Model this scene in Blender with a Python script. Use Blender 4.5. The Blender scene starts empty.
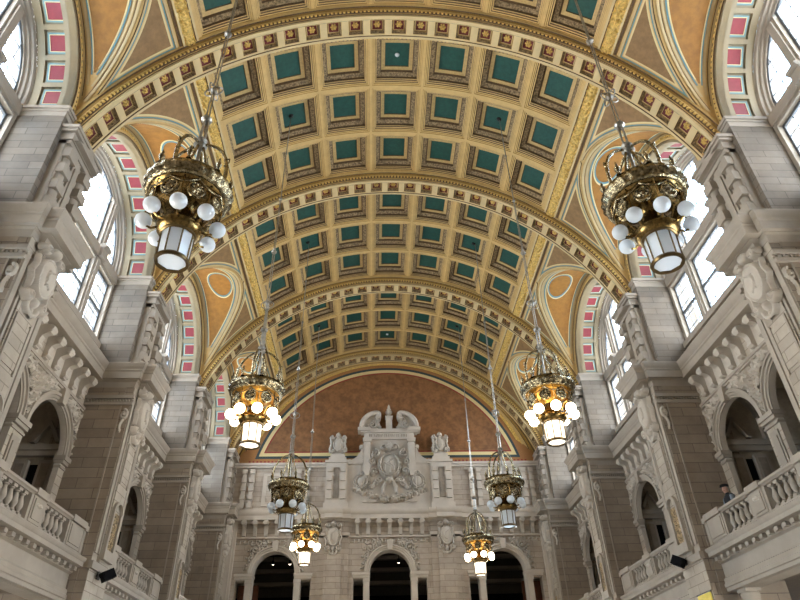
import bpy, bmesh, math, random
import numpy as np
from math import sin, cos, pi, sqrt, radians, atan2, acos
from mathutils import Matrix, Vector
random.seed(7)
SC = bpy.context.scene
COL = SC.collection

# ------------------------------------------------------------ camera
RM = [[0.9991151, -0.0028734, -0.0419605], [-0.0358932, -0.5782801, -0.8150484], [-0.021923, 0.8158333, -0.5778715]]
cam = bpy.data.cameras.new('camera'); cam_o = bpy.data.objects.new('camera', cam); COL.objects.link(cam_o)
mw = Matrix(((RM[0][0], RM[0][1], RM[0][2], -0.75), (RM[1][0], RM[1][1], RM[1][2], 0.0), (RM[2][0], RM[2][1], RM[2][2], 1.6), (0, 0, 0, 1)))
cam_o.matrix_world = mw
cam.sensor_width = 36.0; cam.lens = 613.1 / 800 * 36; cam.clip_end = 400
SC.camera = cam_o

# ------------------------------------------------------------ world, light, exposure
W = bpy.data.worlds.new('sky'); SC.world = W; W.use_nodes = True
wn = W.node_tree; wn.nodes.clear()
wo = wn.nodes.new('ShaderNodeOutputWorld'); wb = wn.nodes.new('ShaderNodeBackground')
wt = wn.nodes.new('ShaderNodeTexCoord'); wno = wn.nodes.new('ShaderNodeTexNoise'); wr = wn.nodes.new('ShaderNodeValToRGB')
wno.inputs['Scale'].default_value = 2.6; wno.inputs['Detail'].default_value = 5
wr.color_ramp.elements[0].position = 0.44; wr.color_ramp.elements[0].color = (0.42, 0.60, 0.80, 1)
wr.color_ramp.elements[1].position = 0.56; wr.color_ramp.elements[1].color = (1.0, 0.955, 0.88, 1)
wn.links.new(wt.outputs['Generated'], wno.inputs['Vector']); wn.links.new(wno.outputs['Fac'], wr.inputs['Fac'])
wn.links.new(wr.outputs['Color'], wb.inputs['Color']); wn.links.new(wb.outputs[0], wo.inputs[0])
wb.inputs['Strength'].default_value = 17.0
SC.view_settings.view_transform = 'Standard'; SC.view_settings.look = 'None'
SC.view_settings.gamma = 1; SC.view_settings.use_curve_mapping = False
SC.view_settings.exposure = 0.38

# ------------------------------------------------------------ dimensions (metres)
R0, ZC = 8.64, 10.96          # transverse arch radius, height of the vault's axis
RB = 9.05                     # barrel radius
YP = [3.81 + 6.87 * k for k in range(5)]      # pier lines
YB = [YP[k] + 3.435 for k in range(4)]        # bay centres
SPR = 14.4                    # spring of clerestory arches
YE = 31.75                    # end wall plane
D = radians

def portal(loc, rot, sx, sy):
    l = bpy.data.lights.new('daylight', 'AREA'); l.shape = 'RECTANGLE'; l.size = sx; l.size_y = sy
    l.cycles.is_portal = True
    o = bpy.data.objects.new('daylight_opening', l); COL.objects.link(o); o.location = loc; o.rotation_euler = rot
for yb in YB:
    portal((-9.85, yb, 14.5), (0, radians(-90), 0), 5.2, 5.0)
    portal((9.85, yb, 14.5), (0, radians(90), 0), 5.2, 5.0)

# ------------------------------------------------------------ materials
MATS = {}
def mat(name, col, rough=0.7, metal=0.0, noise=0.0, nscale=6.0, bump=0.0, bscale=30.0, col2=None, emit=0.0, ecol=None):
    m = bpy.data.materials.new(name); m.use_nodes = True; nt = m.node_tree
    b = nt.nodes['Principled BSDF']; b.inputs['Roughness'].default_value = rough; b.inputs['Metallic'].default_value = metal
    c = (*col, 1)
    b.inputs['Base Color'].default_value = c
    geo = nt.nodes.new('ShaderNodeNewGeometry')
    if noise or col2:
        n = nt.nodes.new('ShaderNodeTexNoise'); n.inputs['Scale'].default_value = nscale; n.inputs['Detail'].default_value = 6
        n.inputs['Roughness'].default_value = 0.65
        nt.links.new(geo.outputs['Position'], n.inputs['Vector'])
        r = nt.nodes.new('ShaderNodeValToRGB'); c2 = col2 or tuple(x * (1 - noise) for x in col)
        r.color_ramp.elements[0].position = 0.38; r.color_ramp.elements[1].position = 0.62
        r.color_ramp.elements[0].color = (*c2, 1); r.color_ramp.elements[1].color = c
        nt.links.new(n.outputs['Fac'], r.inputs['Fac']); nt.links.new(r.outputs['Color'], b.inputs['Base Color'])
    if bump:
        n2 = nt.nodes.new('ShaderNodeTexNoise'); n2.inputs['Scale'].default_value = bscale; n2.inputs['Detail'].default_value = 4
        nt.links.new(geo.outputs['Position'], n2.inputs['Vector'])
        bp = nt.nodes.new('ShaderNodeBump'); bp.inputs['Strength'].default_value = bump; bp.inputs['Distance'].default_value = 0.05
        nt.links.new(n2.outputs['Fac'], bp.inputs['Height']); nt.links.new(bp.outputs[0], b.inputs['Normal'])
    if emit:
        b.inputs['Emission Color'].default_value = (*(ecol or col), 1); b.inputs['Emission Strength'].default_value = emit
    MATS[name] = m; return m

def ashlar(name, c1, c2, mortar, bw=0.95, rh=0.36):
    m = bpy.data.materials.new(name); m.use_nodes = True; nt = m.node_tree; b = nt.nodes['Principled BSDF']
    b.inputs['Roughness'].default_value = 0.85
    geo = nt.nodes.new('ShaderNodeNewGeometry'); sep = nt.nodes.new('ShaderNodeSeparateXYZ'); nt.links.new(geo.outputs['Position'], sep.inputs[0])
    ad = nt.nodes.new('ShaderNodeMath'); ad.operation = 'ADD'; nt.links.new(sep.outputs['X'], ad.inputs[0]); nt.links.new(sep.outputs['Y'], ad.inputs[1])
    cb = nt.nodes.new('ShaderNodeCombineXYZ'); nt.links.new(ad.outputs[0], cb.inputs['X']); nt.links.new(sep.outputs['Z'], cb.inputs['Y'])
    br = nt.nodes.new('ShaderNodeTexBrick'); nt.links.new(cb.outputs[0], br.inputs['Vector'])
    br.inputs['Scale'].default_value = 1; br.inputs['Brick Width'].default_value = bw; br.inputs['Row Height'].default_value = rh
    br.inputs['Mortar Size'].default_value = 0.009; br.inputs['Mortar Smooth'].default_value = 0.2
    br.inputs['Color1'].default_value = (*c1, 1); br.inputs['Color2'].default_value = (*c2, 1); br.inputs['Mortar'].default_value = (*mortar, 1)
    n = nt.nodes.new('ShaderNodeTexNoise'); n.inputs['Scale'].default_value = 1.3; n.inputs['Detail'].default_value = 7; n.inputs['Roughness'].default_value = 0.7
    nt.links.new(geo.outputs['Position'], n.inputs['Vector'])
    r = nt.nodes.new('ShaderNodeValToRGB'); r.color_ramp.elements[0].position = 0.3; r.color_ramp.elements[1].position = 0.7
    r.color_ramp.elements[0].color = (0.72, 0.70, 0.68, 1); r.color_ramp.elements[1].color = (1, 1, 1, 1)
    nt.links.new(n.outputs['Fac'], r.inputs['Fac'])
    mx = nt.nodes.new('ShaderNodeMix'); mx.data_type = 'RGBA'; mx.blend_type = 'MULTIPLY'; mx.inputs['Factor'].default_value = 1
    nt.links.new(br.outputs['Color'], mx.inputs['A']); nt.links.new(r.outputs['Color'], mx.inputs['B'])
    nt.links.new(mx.outputs['Result'], b.inputs['Base Color'])
    bp = nt.nodes.new('ShaderNodeBump'); bp.inputs['Strength'].default_value = 0.6; bp.inputs['Distance'].default_value = 0.02; bp.invert = True
    nt.links.new(br.outputs['Fac'], bp.inputs['Height']); nt.links.new(bp.outputs[0], b.inputs['Normal'])
    MATS[name] = m; return m

ashlar('ashlar_end', (0.53, 0.455, 0.375), (0.455, 0.385, 0.315), (0.28, 0.23, 0.185), 0.95, 0.26)  # end wall ashlar: pale stone, raised further in colour to bring light there
ashlar('ashlar', (0.37, 0.30, 0.23), (0.285, 0.23, 0.178), (0.17, 0.135, 0.105), 1.0, 0.29)
ashlar('ashlar_upper_shaded', (0.235, 0.20, 0.16), (0.18, 0.153, 0.123), (0.12, 0.10, 0.08), 0.85, 0.235)  # darkened copy of the pale ashlar, shade put into its colour
ashlar('ashlar_pale', (0.50, 0.435, 0.355), (0.42, 0.365, 0.295), (0.26, 0.215, 0.17), 0.85, 0.235)
mat('stone_light', (0.57, 0.50, 0.42), 0.85, noise=0.10, nscale=1.6)  # paler copy of stone for the end wall, extra light put into colour
mat('stone', (0.37, 0.32, 0.262), 0.85, noise=0.12, nscale=1.6)
mat('stone_carved', (0.50, 0.445, 0.375), 0.85, noise=0.08, nscale=3)
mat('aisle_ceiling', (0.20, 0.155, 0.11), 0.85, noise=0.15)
mat('back_wall_dark', (0.10, 0.085, 0.07), 0.9, noise=0.2)  # near-black brown all over the back room walls
mat('stone_dark', (0.30, 0.25, 0.20), 0.9, noise=0.3, nscale=3)
mat('interior_plaster', (0.42, 0.36, 0.28), 0.9, noise=0.2)
mat('cream', (0.65, 0.445, 0.175), 0.6, noise=0.14, nscale=3)
mat('cream_light', (0.62, 0.48, 0.25), 0.6, noise=0.08, nscale=3)
mat('ochre', (0.42, 0.25, 0.06), 0.6, noise=0.25, nscale=14)
mat('umber', (0.17, 0.10, 0.045), 0.7, noise=0.4, nscale=25, bump=0.5, bscale=40)
mat('gold', (0.88, 0.60, 0.17), 0.5, 0.2, noise=0.4, nscale=16, bump=0.6, bscale=26)
mat('frame_gold', (0.60, 0.42, 0.17), 0.55, noise=0.2, nscale=12)
mat('reveal_cream_dimmed', (0.27, 0.215, 0.125), 0.6, noise=0.1, nscale=3)  # cream darkened in colour to offset strong window light on the reveals
mat('ornament', (0.50, 0.35, 0.18), 0.65, noise=0.75, nscale=16, bump=1.0, bscale=34)
mat('teal', (0.012, 0.085, 0.065), 0.6, noise=0.25, nscale=8)
mat('sage', (0.20, 0.215, 0.165), 0.7, noise=0.15)
mat('blue_line', (0.13, 0.26, 0.28), 0.6)
mat('pale_yellow', (0.74, 0.60, 0.30), 0.55)
mat('brown_panel', (0.31, 0.18, 0.07), 0.65, noise=0.25, nscale=5)
mat('orange_panel', (0.38, 0.165, 0.022), 0.65, noise=0.25, nscale=5)
mat('crimson', (0.24, 0.02, 0.03), 0.6, noise=0.15)
mat('dark_red', (0.15, 0.02, 0.015), 0.6)
mat('marble_brown', (0.30, 0.135, 0.05), 0.6, noise=0.4, nscale=3.5)
mat('tan', (0.42, 0.20, 0.065), 0.7, noise=0.25, nscale=40)
mat('night_blue', (0.035, 0.055, 0.06), 0.6)
mat('brick_red', (0.28, 0.035, 0.025), 0.6)
mat('brass', (0.32, 0.21, 0.075), 0.25, 1.0, noise=0.6, nscale=22)
mat('chain_steel', (0.40, 0.38, 0.34), 0.35, 0.9, noise=0.3, nscale=20)
mat('dark_brass', (0.13, 0.085, 0.035), 0.3, 0.9)
mat('silver_brass', (0.46, 0.38, 0.23), 0.2, 1.0, nscale=14, col2=(0.10, 0.08, 0.045), bump=0.35, bscale=22)
mat('dark_metal', (0.035, 0.033, 0.03), 0.45, 0.6)
mat('gold_lamplit', (0.75, 0.40, 0.08), 0.3, 0.8, noise=0.25, nscale=12)  # gold for lit chandeliers only, lamplight put into the colour
og = bpy.data.materials.new('opal_glass'); og.use_nodes = True; nt = og.node_tree; nt.nodes.clear()
o_ = nt.nodes.new('ShaderNodeOutputMaterial'); m1 = nt.nodes.new('ShaderNodeMixShader'); m2 = nt.nodes.new('ShaderNodeMixShader')
d_ = nt.nodes.new('ShaderNodeBsdfDiffuse'); t_ = nt.nodes.new('ShaderNodeBsdfTranslucent'); g_ = nt.nodes.new('ShaderNodeBsdfGlossy')
for q_, c_ in ((d_, (0.86, 0.90, 0.93, 1)), (t_, (0.92, 0.95, 0.98, 1)), (g_, (1, 1, 1, 1))): q_.inputs['Color'].default_value = c_
g_.inputs['Roughness'].default_value = 0.15; m1.inputs[0].default_value = 0.5; m2.inputs[0].default_value = 0.06
nt.links.new(d_.outputs[0], m1.inputs[1]); nt.links.new(t_.outputs[0], m1.inputs[2]); nt.links.new(m1.outputs[0], m2.inputs[1]); nt.links.new(g_.outputs[0], m2.inputs[2]); nt.links.new(m2.outputs[0], o_.inputs[0])
MATS['opal_glass'] = og
mat('opal_glass_lit', (1.0, 0.93, 0.78), 0.3, emit=9.0, ecol=(1.0, 0.84, 0.58))
mat('lantern_glass_lit', (1.0, 0.93, 0.8), 0.3, emit=1.5, ecol=(1.0, 0.88, 0.68))
mat('window_metal', (0.10, 0.11, 0.12), 0.5)
mat('lead', (0.16, 0.18, 0.20), 0.5)
mat('black', (0.006, 0.006, 0.007), 0.9); MATS['black'].node_tree.nodes['Principled BSDF'].inputs['Specular IOR Level'].default_value = 0.1
mat('yellow_banner', (0.75, 0.60, 0.09), 0.6, noise=0.12)
mat('bright_lamp', (1, 0.9, 0.75), 0.5, emit=14.0, ecol=(1.0, 0.86, 0.64))
mat('screen_white', (1, 1, 1), 0.5, emit=2.0, ecol=(0.8, 0.9, 1.0))
mat('red_wood', (0.16, 0.05, 0.02), 0.5, noise=0.3)
mat('floor_tile', (0.62, 0.56, 0.48), 0.3, noise=0.2)
mat('skin', (0.55, 0.33, 0.25), 0.5)
mat('dark_cloth', (0.010, 0.010, 0.012), 0.85)
mat('grey_cloth', (0.16, 0.19, 0.22), 0.85)
mat('grey_hair', (0.45, 0.43, 0.41), 0.8)
g = bpy.data.materials.new('glass'); g.use_nodes = True; nt = g.node_tree; nt.nodes.clear()
go = nt.nodes.new('ShaderNodeOutputMaterial'); gm = nt.nodes.new('ShaderNodeMixShader'); gt = nt.nodes.new('ShaderNodeBsdfTransparent'); gg = nt.nodes.new('ShaderNodeBsdfGlossy')
gt.inputs['Color'].default_value = (0.90, 0.93, 0.97, 1); gg.inputs['Roughness'].default_value = 0.1; gm.inputs[0].default_value = 0.05
nt.links.new(gt.outputs[0], gm.inputs[1]); nt.links.new(gg.outputs[0], gm.inputs[2]); nt.links.new(gm.outputs[0], go.inputs[0])
MATS['glass'] = g

# ------------------------------------------------------------ mesh builder
class MB:
    def __init__(s, m='stone'): s.v = []; s.f = []; s.k = []; s.ms = []; s.cur = m; s.mir = False
    def mi(s, m):
        m = m or s.cur
        if m not in s.ms: s.ms.append(m)
        return s.ms.index(m)
    def add(s, vs, fs, m=None):
        b = len(s.v); s.v.extend([tuple(p) for p in vs]); i = s.mi(m)
        for f in fs: s.f.append(tuple(b + q for q in f)); s.k.append(i)
    def box(s, x0, x1, y0, y1, z0, z1, m=None):
        if x0 > x1: x0, x1 = x1, x0
        v = [(x0, y0, z0), (x1, y0, z0), (x1, y1, z0), (x0, y1, z0), (x0, y0, z1), (x1, y0, z1), (x1, y1, z1), (x0, y1, z1)]
        s.add(v, [(0, 3, 2, 1), (4, 5, 6, 7), (0, 1, 5, 4), (1, 2, 6, 5), (2, 3, 7, 6), (3, 0, 4, 7)], m)
    def grid(s, rows, m=None, closed=False, mats=None):
        n = len(rows[0]); b = len(s.v)
        for r in rows: s.v.extend([tuple(p) for p in r])
        for i in range(len(rows) - 1):
            mm = s.mi(mats[i] if mats else m)
            for j in range(n if closed else n - 1):
                k = (j + 1) % n
                s.f.append((b + i * n + j, b + i * n + k, b + (i + 1) * n + k, b + (i + 1) * n + j)); s.k.append(mm)
    def lathe(s, prof, c=(0, 0, 0), n=16, m=None, mats=None, mod=None):
        rows = []
        for (r, z) in prof:
            rows.append([(c[0] + r * (mod(2 * pi * i / n, r, z) if mod else 1) * cos(2 * pi * i / n), c[1] + r * (mod(2 * pi * i / n, r, z) if mod else 1) * sin(2 * pi * i / n), c[2] + z) for i in range(n)])
        s.grid(rows, m, True, mats)
    def sphere(s, c, r, n=14, m=None, sz=1.0):
        s.lathe([(max(r * sin(pi * i / (n // 2)), 1e-4), -r * sz * cos(pi * i / (n // 2))) for i in range(n // 2 + 1)], c, n, m)
    def tube(s, pts, r, n=6, m=None, cap=True, closed=False):
        pts = [Vector(p) for p in pts]; rows = []; N = len(pts)
        up = None
        for i, p in enumerate(pts):
            if closed: t = pts[(i + 1) % N] - pts[i - 1]
            else: t = pts[min(i + 1, N - 1)] - pts[max(i - 1, 0)]
            if t.length < 1e-9: t = Vector((0, 0, 1))
            t.normalize()
            if up is None:
                up = Vector((0, 0, 1)) if abs(t.z) < 0.9 else Vector((1, 0, 0))
            a = t.cross(up).normalized(); b = a.cross(t).normalized(); up = b
            rr = r[i] if isinstance(r, (list, tuple)) else r
            rows.append([p + a * (rr * cos(2 * pi * j / n)) + b * (rr * sin(2 * pi * j / n)) for j in range(n)])
        if closed: rows.append(rows[0])
        s.grid(rows, m, True)
        if cap and not closed:
            s.add(rows[0], [tuple(range(n))], m); s.add(rows[-1], [tuple(range(n))], m)
    def prism(s, poly, a0, a1, axis, m=None):
        # poly: 2D points; axis 'y': (x,z) at y=a ; 'x': (y,z) at x=a ; 'z': (x,y)
        def P(p, a): return {'y': (p[0], a, p[1]), 'x': (a, p[0], p[1]), 'z': (p[0], p[1], a)}[axis]
        n = len(poly); v = [P(p, a0) for p in poly] + [P(p, a1) for p in poly]
        s.add(v, [tuple(range(n)), tuple(range(n, 2 * n))] + [(i, (i + 1) % n, n + (i + 1) % n, n + i) for i in range(n)], m)
    def arc(s, prof, c, a0, a1, n, axis, m=None, mats=None):
        # prof (r, a); axis 'y': x=cx+r sin, z=cz+r cos, y=a ; axis 'x': y=cy+r sin, z=.., x=a
        rows = []
        for (r, a) in prof:
            row = []
            for i in range(n + 1):
                t = a0 + (a1 - a0) * i / n
                row.append((c[0] + r * sin(t), a, c[1] + r * cos(t)) if axis == 'y' else (a, c[0] + r * sin(t), c[1] + r * cos(t)))
            rows.append(row)
        s.grid(rows, m, False, mats)
    def build(s, name, parent=None, loc=(0, 0, 0), rot=(0, 0, 0), flip=False, label=None, recalc=True, ang=35):
        me = bpy.data.meshes.new(name)
        vs = [(-p[0], p[1], p[2]) for p in s.v] if flip else s.v
        me.from_pydata(vs, [], s.f)
        for m in s.ms: me.materials.append(MATS[m])
        me.polygons.foreach_set('material_index', s.k)
        if recalc:
            bm = bmesh.new(); bm.from_mesh(me); bmesh.ops.remove_doubles(bm, verts=bm.verts, dist=1e-5)
            bmesh.ops.recalc_face_normals(bm, faces=bm.faces); bm.to_mesh(me); bm.free()
        me.polygons.foreach_set('use_smooth', [True] * len(me.polygons))
        try: me.set_sharp_from_angle(angle=radians(ang))
        except Exception: pass
        me.update()
        o = bpy.data.objects.new(name, me); COL.objects.link(o); o.location = loc; o.rotation_euler = rot
        if parent: o.parent = parent
        if label: o['label'] = label
        return o

def inst(o, name=None, parent=None, loc=(0, 0, 0), rot=(0, 0, 0)):
    c = o.copy(); COL.objects.link(c); c.parent = parent; c.location = loc; c.rotation_euler = rot
    if name: c.name = name
    return c
def empty(name, loc=(0, 0, 0), rot=(0, 0, 0)):
    o = bpy.data.objects.new(name, None); COL.objects.link(o); o.location = loc; o.rotation_euler = rot; o.empty_display_size = 0.3; return o
def tag(o, label=None, cat=None, group=None, kind=None):
    if label: o['label'] = label
    if cat: o['category'] = cat
    if group: o['group'] = group
    if kind: o['kind'] = kind
    return o
def copy_tree(o, parent=None):
    c = o.copy(); COL.objects.link(c); c.parent = parent
    for ch in list(o.children): copy_tree(ch, c)
    return c

# ------------------------------------------------------------ carved relief as height fields
def spiral(cx, cy, r0, turns, a0=0.0, sgn=1, r1=0.02, n=40):
    return [(cx + (r0 + (r1 - r0) * i / n) * cos(a0 + sgn * 2 * pi * turns * i / n), cy + (r0 + (r1 - r0) * i / n) * sin(a0 + sgn * 2 * pi * turns * i / n)) for i in range(n + 1)]
def seg(a, b, n=12, bend=0.0):
    nx, ny = -(b[1] - a[1]), b[0] - a[0]
    return [(a[0] + (b[0] - a[0]) * i / n + nx * bend * sin(pi * i / n), a[1] + (b[1] - a[1]) * i / n + ny * bend * sin(pi * i / n)) for i in range(n + 1)]
def relief(x0, x1, y0, y1, step, curves=(), blobs=(), base=None, mask=None):
    """returns (X, Y, H). curves: (pts, width, height); blobs: (cx, cy, rx, ry, h, power)"""
    nx = int((x1 - x0) / step) + 1; ny = int((y1 - y0) / step) + 1
    X, Y = np.meshgrid(np.linspace(x0, x1, nx), np.linspace(y0, y1, ny)); H = np.zeros_like(X)
    for (cx, cy, rx, ry, h, pw) in blobs:
        d = ((X - cx) / rx) ** 2 + ((Y - cy) / ry) ** 2
        H = np.maximum(H, h * np.clip(1 - d, 0, 1) ** pw)
    for pts, w, h in curves:
        P = np.array(pts); N = len(P)
        sel = (X > P[:, 0].min() - w) & (X < P[:, 0].max() + w) & (Y > P[:, 1].min() - w) & (Y < P[:, 1].max() + w)
        xs, ys = X[sel], Y[sel]
        if not len(xs): continue
        d = np.full(xs.shape, 9.0)
        for i in range(N - 1):
            a, b = P[i], P[i + 1]; L = ((b - a) ** 2).sum() + 1e-12
            t = np.clip(((xs - a[0]) * (b[0] - a[0]) + (ys - a[1]) * (b[1] - a[1])) / L, 0, 1)
            d = np.minimum(d, np.hypot(xs - a[0] - t * (b[0] - a[0]), ys - a[1] - t * (b[1] - a[1])))
        v = h * np.sqrt(np.clip(1 - (d / w) ** 2, 0, 1)); H[sel] = np.maximum(H[sel], v)
    if base is not None: H = np.maximum(H, base(X, Y))
    if mask is not None: H = np.where(mask(X, Y), H, -1.0)
    return X, Y, H
def relief_mesh(M, XYH, to3d, m='stone_carved', cut=1e-4):
    X, Y, H = XYH; ny, nx = X.shape; b = len(M.v)
    used = {}; fs = []
    for j in range(ny - 1):
        for i in range(nx - 1):
            q = [(j, i), (j, i + 1), (j + 1, i + 1), (j + 1, i)]
            hs = [H[a] for a in q]
            if max(hs) <= cut or min(hs) < -0.5: continue
            fs.append([used.setdefault(a, len(used)) for a in q])
    M.add([to3d(X[a], Y[a], max(H[a], 0.0)) for a in used], fs, m)

# a foliage scroll frieze pattern between u0..u1
def scroll_row(u0, u1, v, r, w, h):
    C = []; B = []; n = max(1, int(round((u1 - u0) / (2.1 * r)))); p = (u1 - u0) / n
    for i in range(n):
        cx = u0 + p * (i + .5); sg = 1 if i % 2 else -1
        C.append((spiral(cx, v, r, 1.6, -sg * pi / 2 if i % 2 else pi / 2, sg, 0.03), w, h)); B.append((cx, v, w * 1.8, w * 1.8, h * 1.4, .5))
        for a in range(5):
            t = a * 1.256 + i; C.append((seg((cx + r * .95 * cos(t), v + r * .95 * sin(t)), (cx + r * 1.35 * cos(t + .4), v + r * 1.35 * sin(t + .4)), 5, .3), w * .8, h * .8))
    return C, B

# ============================================================ FLOOR AND OUTER SHELL
M = MB('floor_tile'); M.box(-13.5, 13.5, -4, 45, -0.2, 0)
tag(M.build('floor'), kind='structure')

M = MB('ashlar_pale')      # unseen part of the hall behind the camera, closed without windows to cut light
for s in (-1, 1):
    M.box(s * 9.4, s * 9.9, -4, 3.4, 0, 11.8); M.box(s * 9.4, s * 13.0, 2.9, 3.8, 0, 10.4)
    M.box(s * 9.4, s * 9.9, -4, 3.8, 11.8, 16.8)
    M.box(s * 8.3, s * 10.1, 3.0, 4.6, 0, 14.4); M.box(s * 8.42, s * 10.1, 3.0, 4.6, 14.4, 16.2)
M.box(-10, 10, -4.3, -4, 0, 21)
M.arc([(9.05, -4), (9.05, 3.45)], (0, ZC), -D(68), D(68), 40, 'y', 'cream')
M.arc([(8.66, 3.42), (8.66, 4.2), (9.3, 4.2), (9.3, 3.42)], (0, ZC), -D(69), D(69), 40, 'y', 'cream')
tag(M.build('wall_back', recalc=False), kind='structure')
M = MB('stone_dark'); M.arc([(9.72, -4), (9.72, 32.4)], (0, ZC), -D(44), D(44), 30, 'y'); tag(M.build('ceiling_light_seal', recalc=False), kind='structure')  # unseen outer shell, added to stop sky light leaking through the vault

# ============================================================ CEILING: BARREL VAULT
def bar(phi, y, R=RB): return (R * sin(phi), y, ZC + R * cos(phi))
PA = D(11.3)           # coffer pitch
CW, CL = RB * PA / 2, 1.0
ceil_root = empty('ceiling'); tag(ceil_root, kind='structure')

# one coffer, built at the crown; copies are turned about the vault's axis
def ring_pts(hw, hl, R, n=5):
    pts = []
    for i in range(n + 1): pts.append((-hw + 2 * hw * i / n, -hl))
    for i in range(1, n + 1): pts.append((hw, -hl + 2 * hl * i / n))
    for i in range(1, n + 1): pts.append((hw - 2 * hw * i / n, hl))
    for i in range(1, n): pts.append((-hw, hl - 2 * hl * i / n))
    return [(R * sin(x / RB), y, R * cos(x / RB)) for x, y in pts]
lv = [(CW, CL, 9.05, 'cream'), (CW - .05, CL - .05, 9.05, 'ochre'), (CW - .06, CL - .06, 9.07, 'cream'), (CW - .10, CL - .10, 9.07, 'ochre'),
      (CW - .115, CL - .115, 9.09, 'cream'), (CW - .15, CL - .15, 9.09, 'umber'), (CW - .165, CL - .165, 9.12, 'cream'), (CW - .20, CL - .20, 9.12, 'umber'),
      (.715, .77, 9.15, 'cream'), (.69, .745, 9.15, 'umber'), (.68, .735, 9.25, 'ornament'), (.55, .60, 9.31, 'umber'), (.515, .565, 9.39, 'frame_gold'),
      (.395, .445, 9.40, 'umber'), (.385, .435, 9.44, None)]
def make_coffer():
    M = MB('cream'); rows = [ring_pts(a, b, c) for a, b, c, _ in lv]
    M.grid(rows, None, True, [l[3] for l in lv[:-1]])
    return M
coffer_o = None
pan = MB('teal'); r_ = ring_pts(.385, .435, 9.44)
pan.add(r_, [tuple(range(len(r_)))])
ncof = 0
for k, yb in enumerate(YB):
    for j in range(3):
        for i in range(7):
            loc = (0, yb + (j - 1) * 2.0, ZC); rot = (0, (i - 3) * PA, 0)
            if coffer_o is None:
                coffer_o = make_coffer().build('coffer', ceil_root, loc, rot)
                pan_o = pan.build('coffer_panel', coffer_o, recalc=False); pan_o['label'] = 'flat dark green centre of the coffer'
            else:
                c = inst(coffer_o, None, ceil_root, loc, rot); p = pan_o.copy(); COL.objects.link(p); p.parent = c
            ncof += 1

# longitudinal gilded bands beside the coffers, and the cross mouldings next to the ribs
def phi_sweep(M, prof, y0, y1, sgn, mats):
    M.grid([[(sgn * R * sin(p), y, ZC + R * cos(p)) for y in (y0, y1)] for p, R in prof], None, False, mats)
E0 = 3.5 * PA
for k in range(4):
    y0, y1 = YP[k] + .375, YP[k + 1] - .375
    for s in (-1, 1):
        M = MB('cream')
        phi_sweep(M, [(E0, 9.05), (E0 + D(.25), 9.05), (E0 + D(.3), 8.98), (E0 + D(.75), 8.98), (E0 + D(.8), 9.03)], y0, y1, s, ['cream', 'ochre', 'cream_light', 'umber'])
        phi_sweep(M, [(E0 + D(3.05), 9.03), (E0 + D(3.1), 8.98), (E0 + D(3.5), 8.98), (E0 + D(3.55), 9.02), (E0 + D(4.0), 9.02), (E0 + D(4.05), 9.05)], y0, y1, s, ['umber', 'cream_light', 'ochre', 'umber', 'ochre'])
        M.build('band_moulding', ceil_root, recalc=False)
        # gilded foliage between the mouldings: a carved height field
        L = y1 - y0; w = 9.03 * D(2.2)
        C, B = scroll_row(0.05, L - .05, w / 2, .13, .038, .09)
        C.append((seg((0, .02), (L, .02), 2), .02, .02)); C.append((seg((0, w - .02), (L, w - .02), 2), .02, .02))
        Mg = MB('gold')
        relief_mesh(Mg, relief(0, L, 0, w, .035, C, B, base=lambda X, Y: X * 0 + 0.002), lambda u, v, h, s=s, y0=y0: (s * (9.04 - h) * sin(E0 + D(.8) + v / 9.03), y0 + u, ZC + (9.04 - h) * cos(E0 + D(.8) + v / 9.03)), 'gold')
        Mg.build('gilded_band', ceil_root, recalc=False, label='gilded carved foliage strip beside the coffers')
    M = MB('cream')
    for (a, b) in ((yb_ - 3.06, yb_ - 3.0) for yb_ in (YB[k],)):
        M.arc([(9.05, a), (9.05, b)], (0, ZC), -E0, E0, 48, 'y')
    M.arc([(9.05, YB[k] + 3.0), (9.05, YB[k] + 3.06)], (0, ZC), -E0, E0, 48, 'y')
    M.build('vault_strip', ceil_root, recalc=False)

# lower vault: groins over the clerestory windows
RA = 2.95
XA = 8.38
def groin(t):          # t 0..pi, along the arch; returns (phi, dy, z)
    dy = RA * cos(t) * 1.01; z = SPR + RA * sin(t) + .02 * sin(t)
    c = min(1, (z - ZC) / RB); return acos(c), dy, z
def groin_phi_at(dy):
    if abs(dy) >= RA * 1.01: return D(68.3)
    return groin(acos(max(-1, min(1, dy / (RA * 1.01)))))[0]
def tri_polys(yr, s0, d, n=26):
    """boundary of the brown panel inset by d, param (s = arc length, y>0): lists along groin, side, top"""
    G = []
    for i in range(161):
        t = acos(1) + (pi / 2) * i / 160
        ph, dy, z = groin(t); G.append((RB * ph, dy))
    O = []
    for i in range(len(G)):
        a = G[max(i - 1, 0)]; b = G[min(i + 1, len(G) - 1)]
        tx, ty = b[0] - a[0], b[1] - a[1]; l = math.hypot(tx, ty) or 1
        nx, ny = ty / l, -tx / l            # towards smaller s / larger y
        if -nx + ny < 0: nx, ny = -nx, -ny
        O.append((G[i][0] + nx * d, G[i][1] + ny * d))
    O = [p for p in O if p[0] > s0 + d and p[1] < yr - d]
    if len(O) < 4: return None
    def rs(P, n):
        L = [0]
        for a, b in zip(P, P[1:]): L.append(L[-1] + math.hypot(b[0] - a[0], b[1] - a[1]))
        out = []
        for i in range(n + 1):
            q = L[-1] * i / n; j = max(k for k in range(len(L)) if L[k] <= q + 1e-9); j = min(j, len(P) - 2)
            f = (q - L[j]) / ((L[j + 1] - L[j]) or 1); out.append((P[j][0] + (P[j + 1][0] - P[j][0]) * f, P[j][1] + (P[j + 1][1] - P[j][1]) * f))
        return out
    lo = (O[0][0], yr - d); hi = (s0 + d, O[-1][1]); cn = (s0 + d, yr - d)
    return rs([lo] + O + [hi], n) + rs([hi, cn], 8)[1:] + rs([cn, lo], n)[1:-1]
S0 = RB * (E0 + D(4.05))
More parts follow.
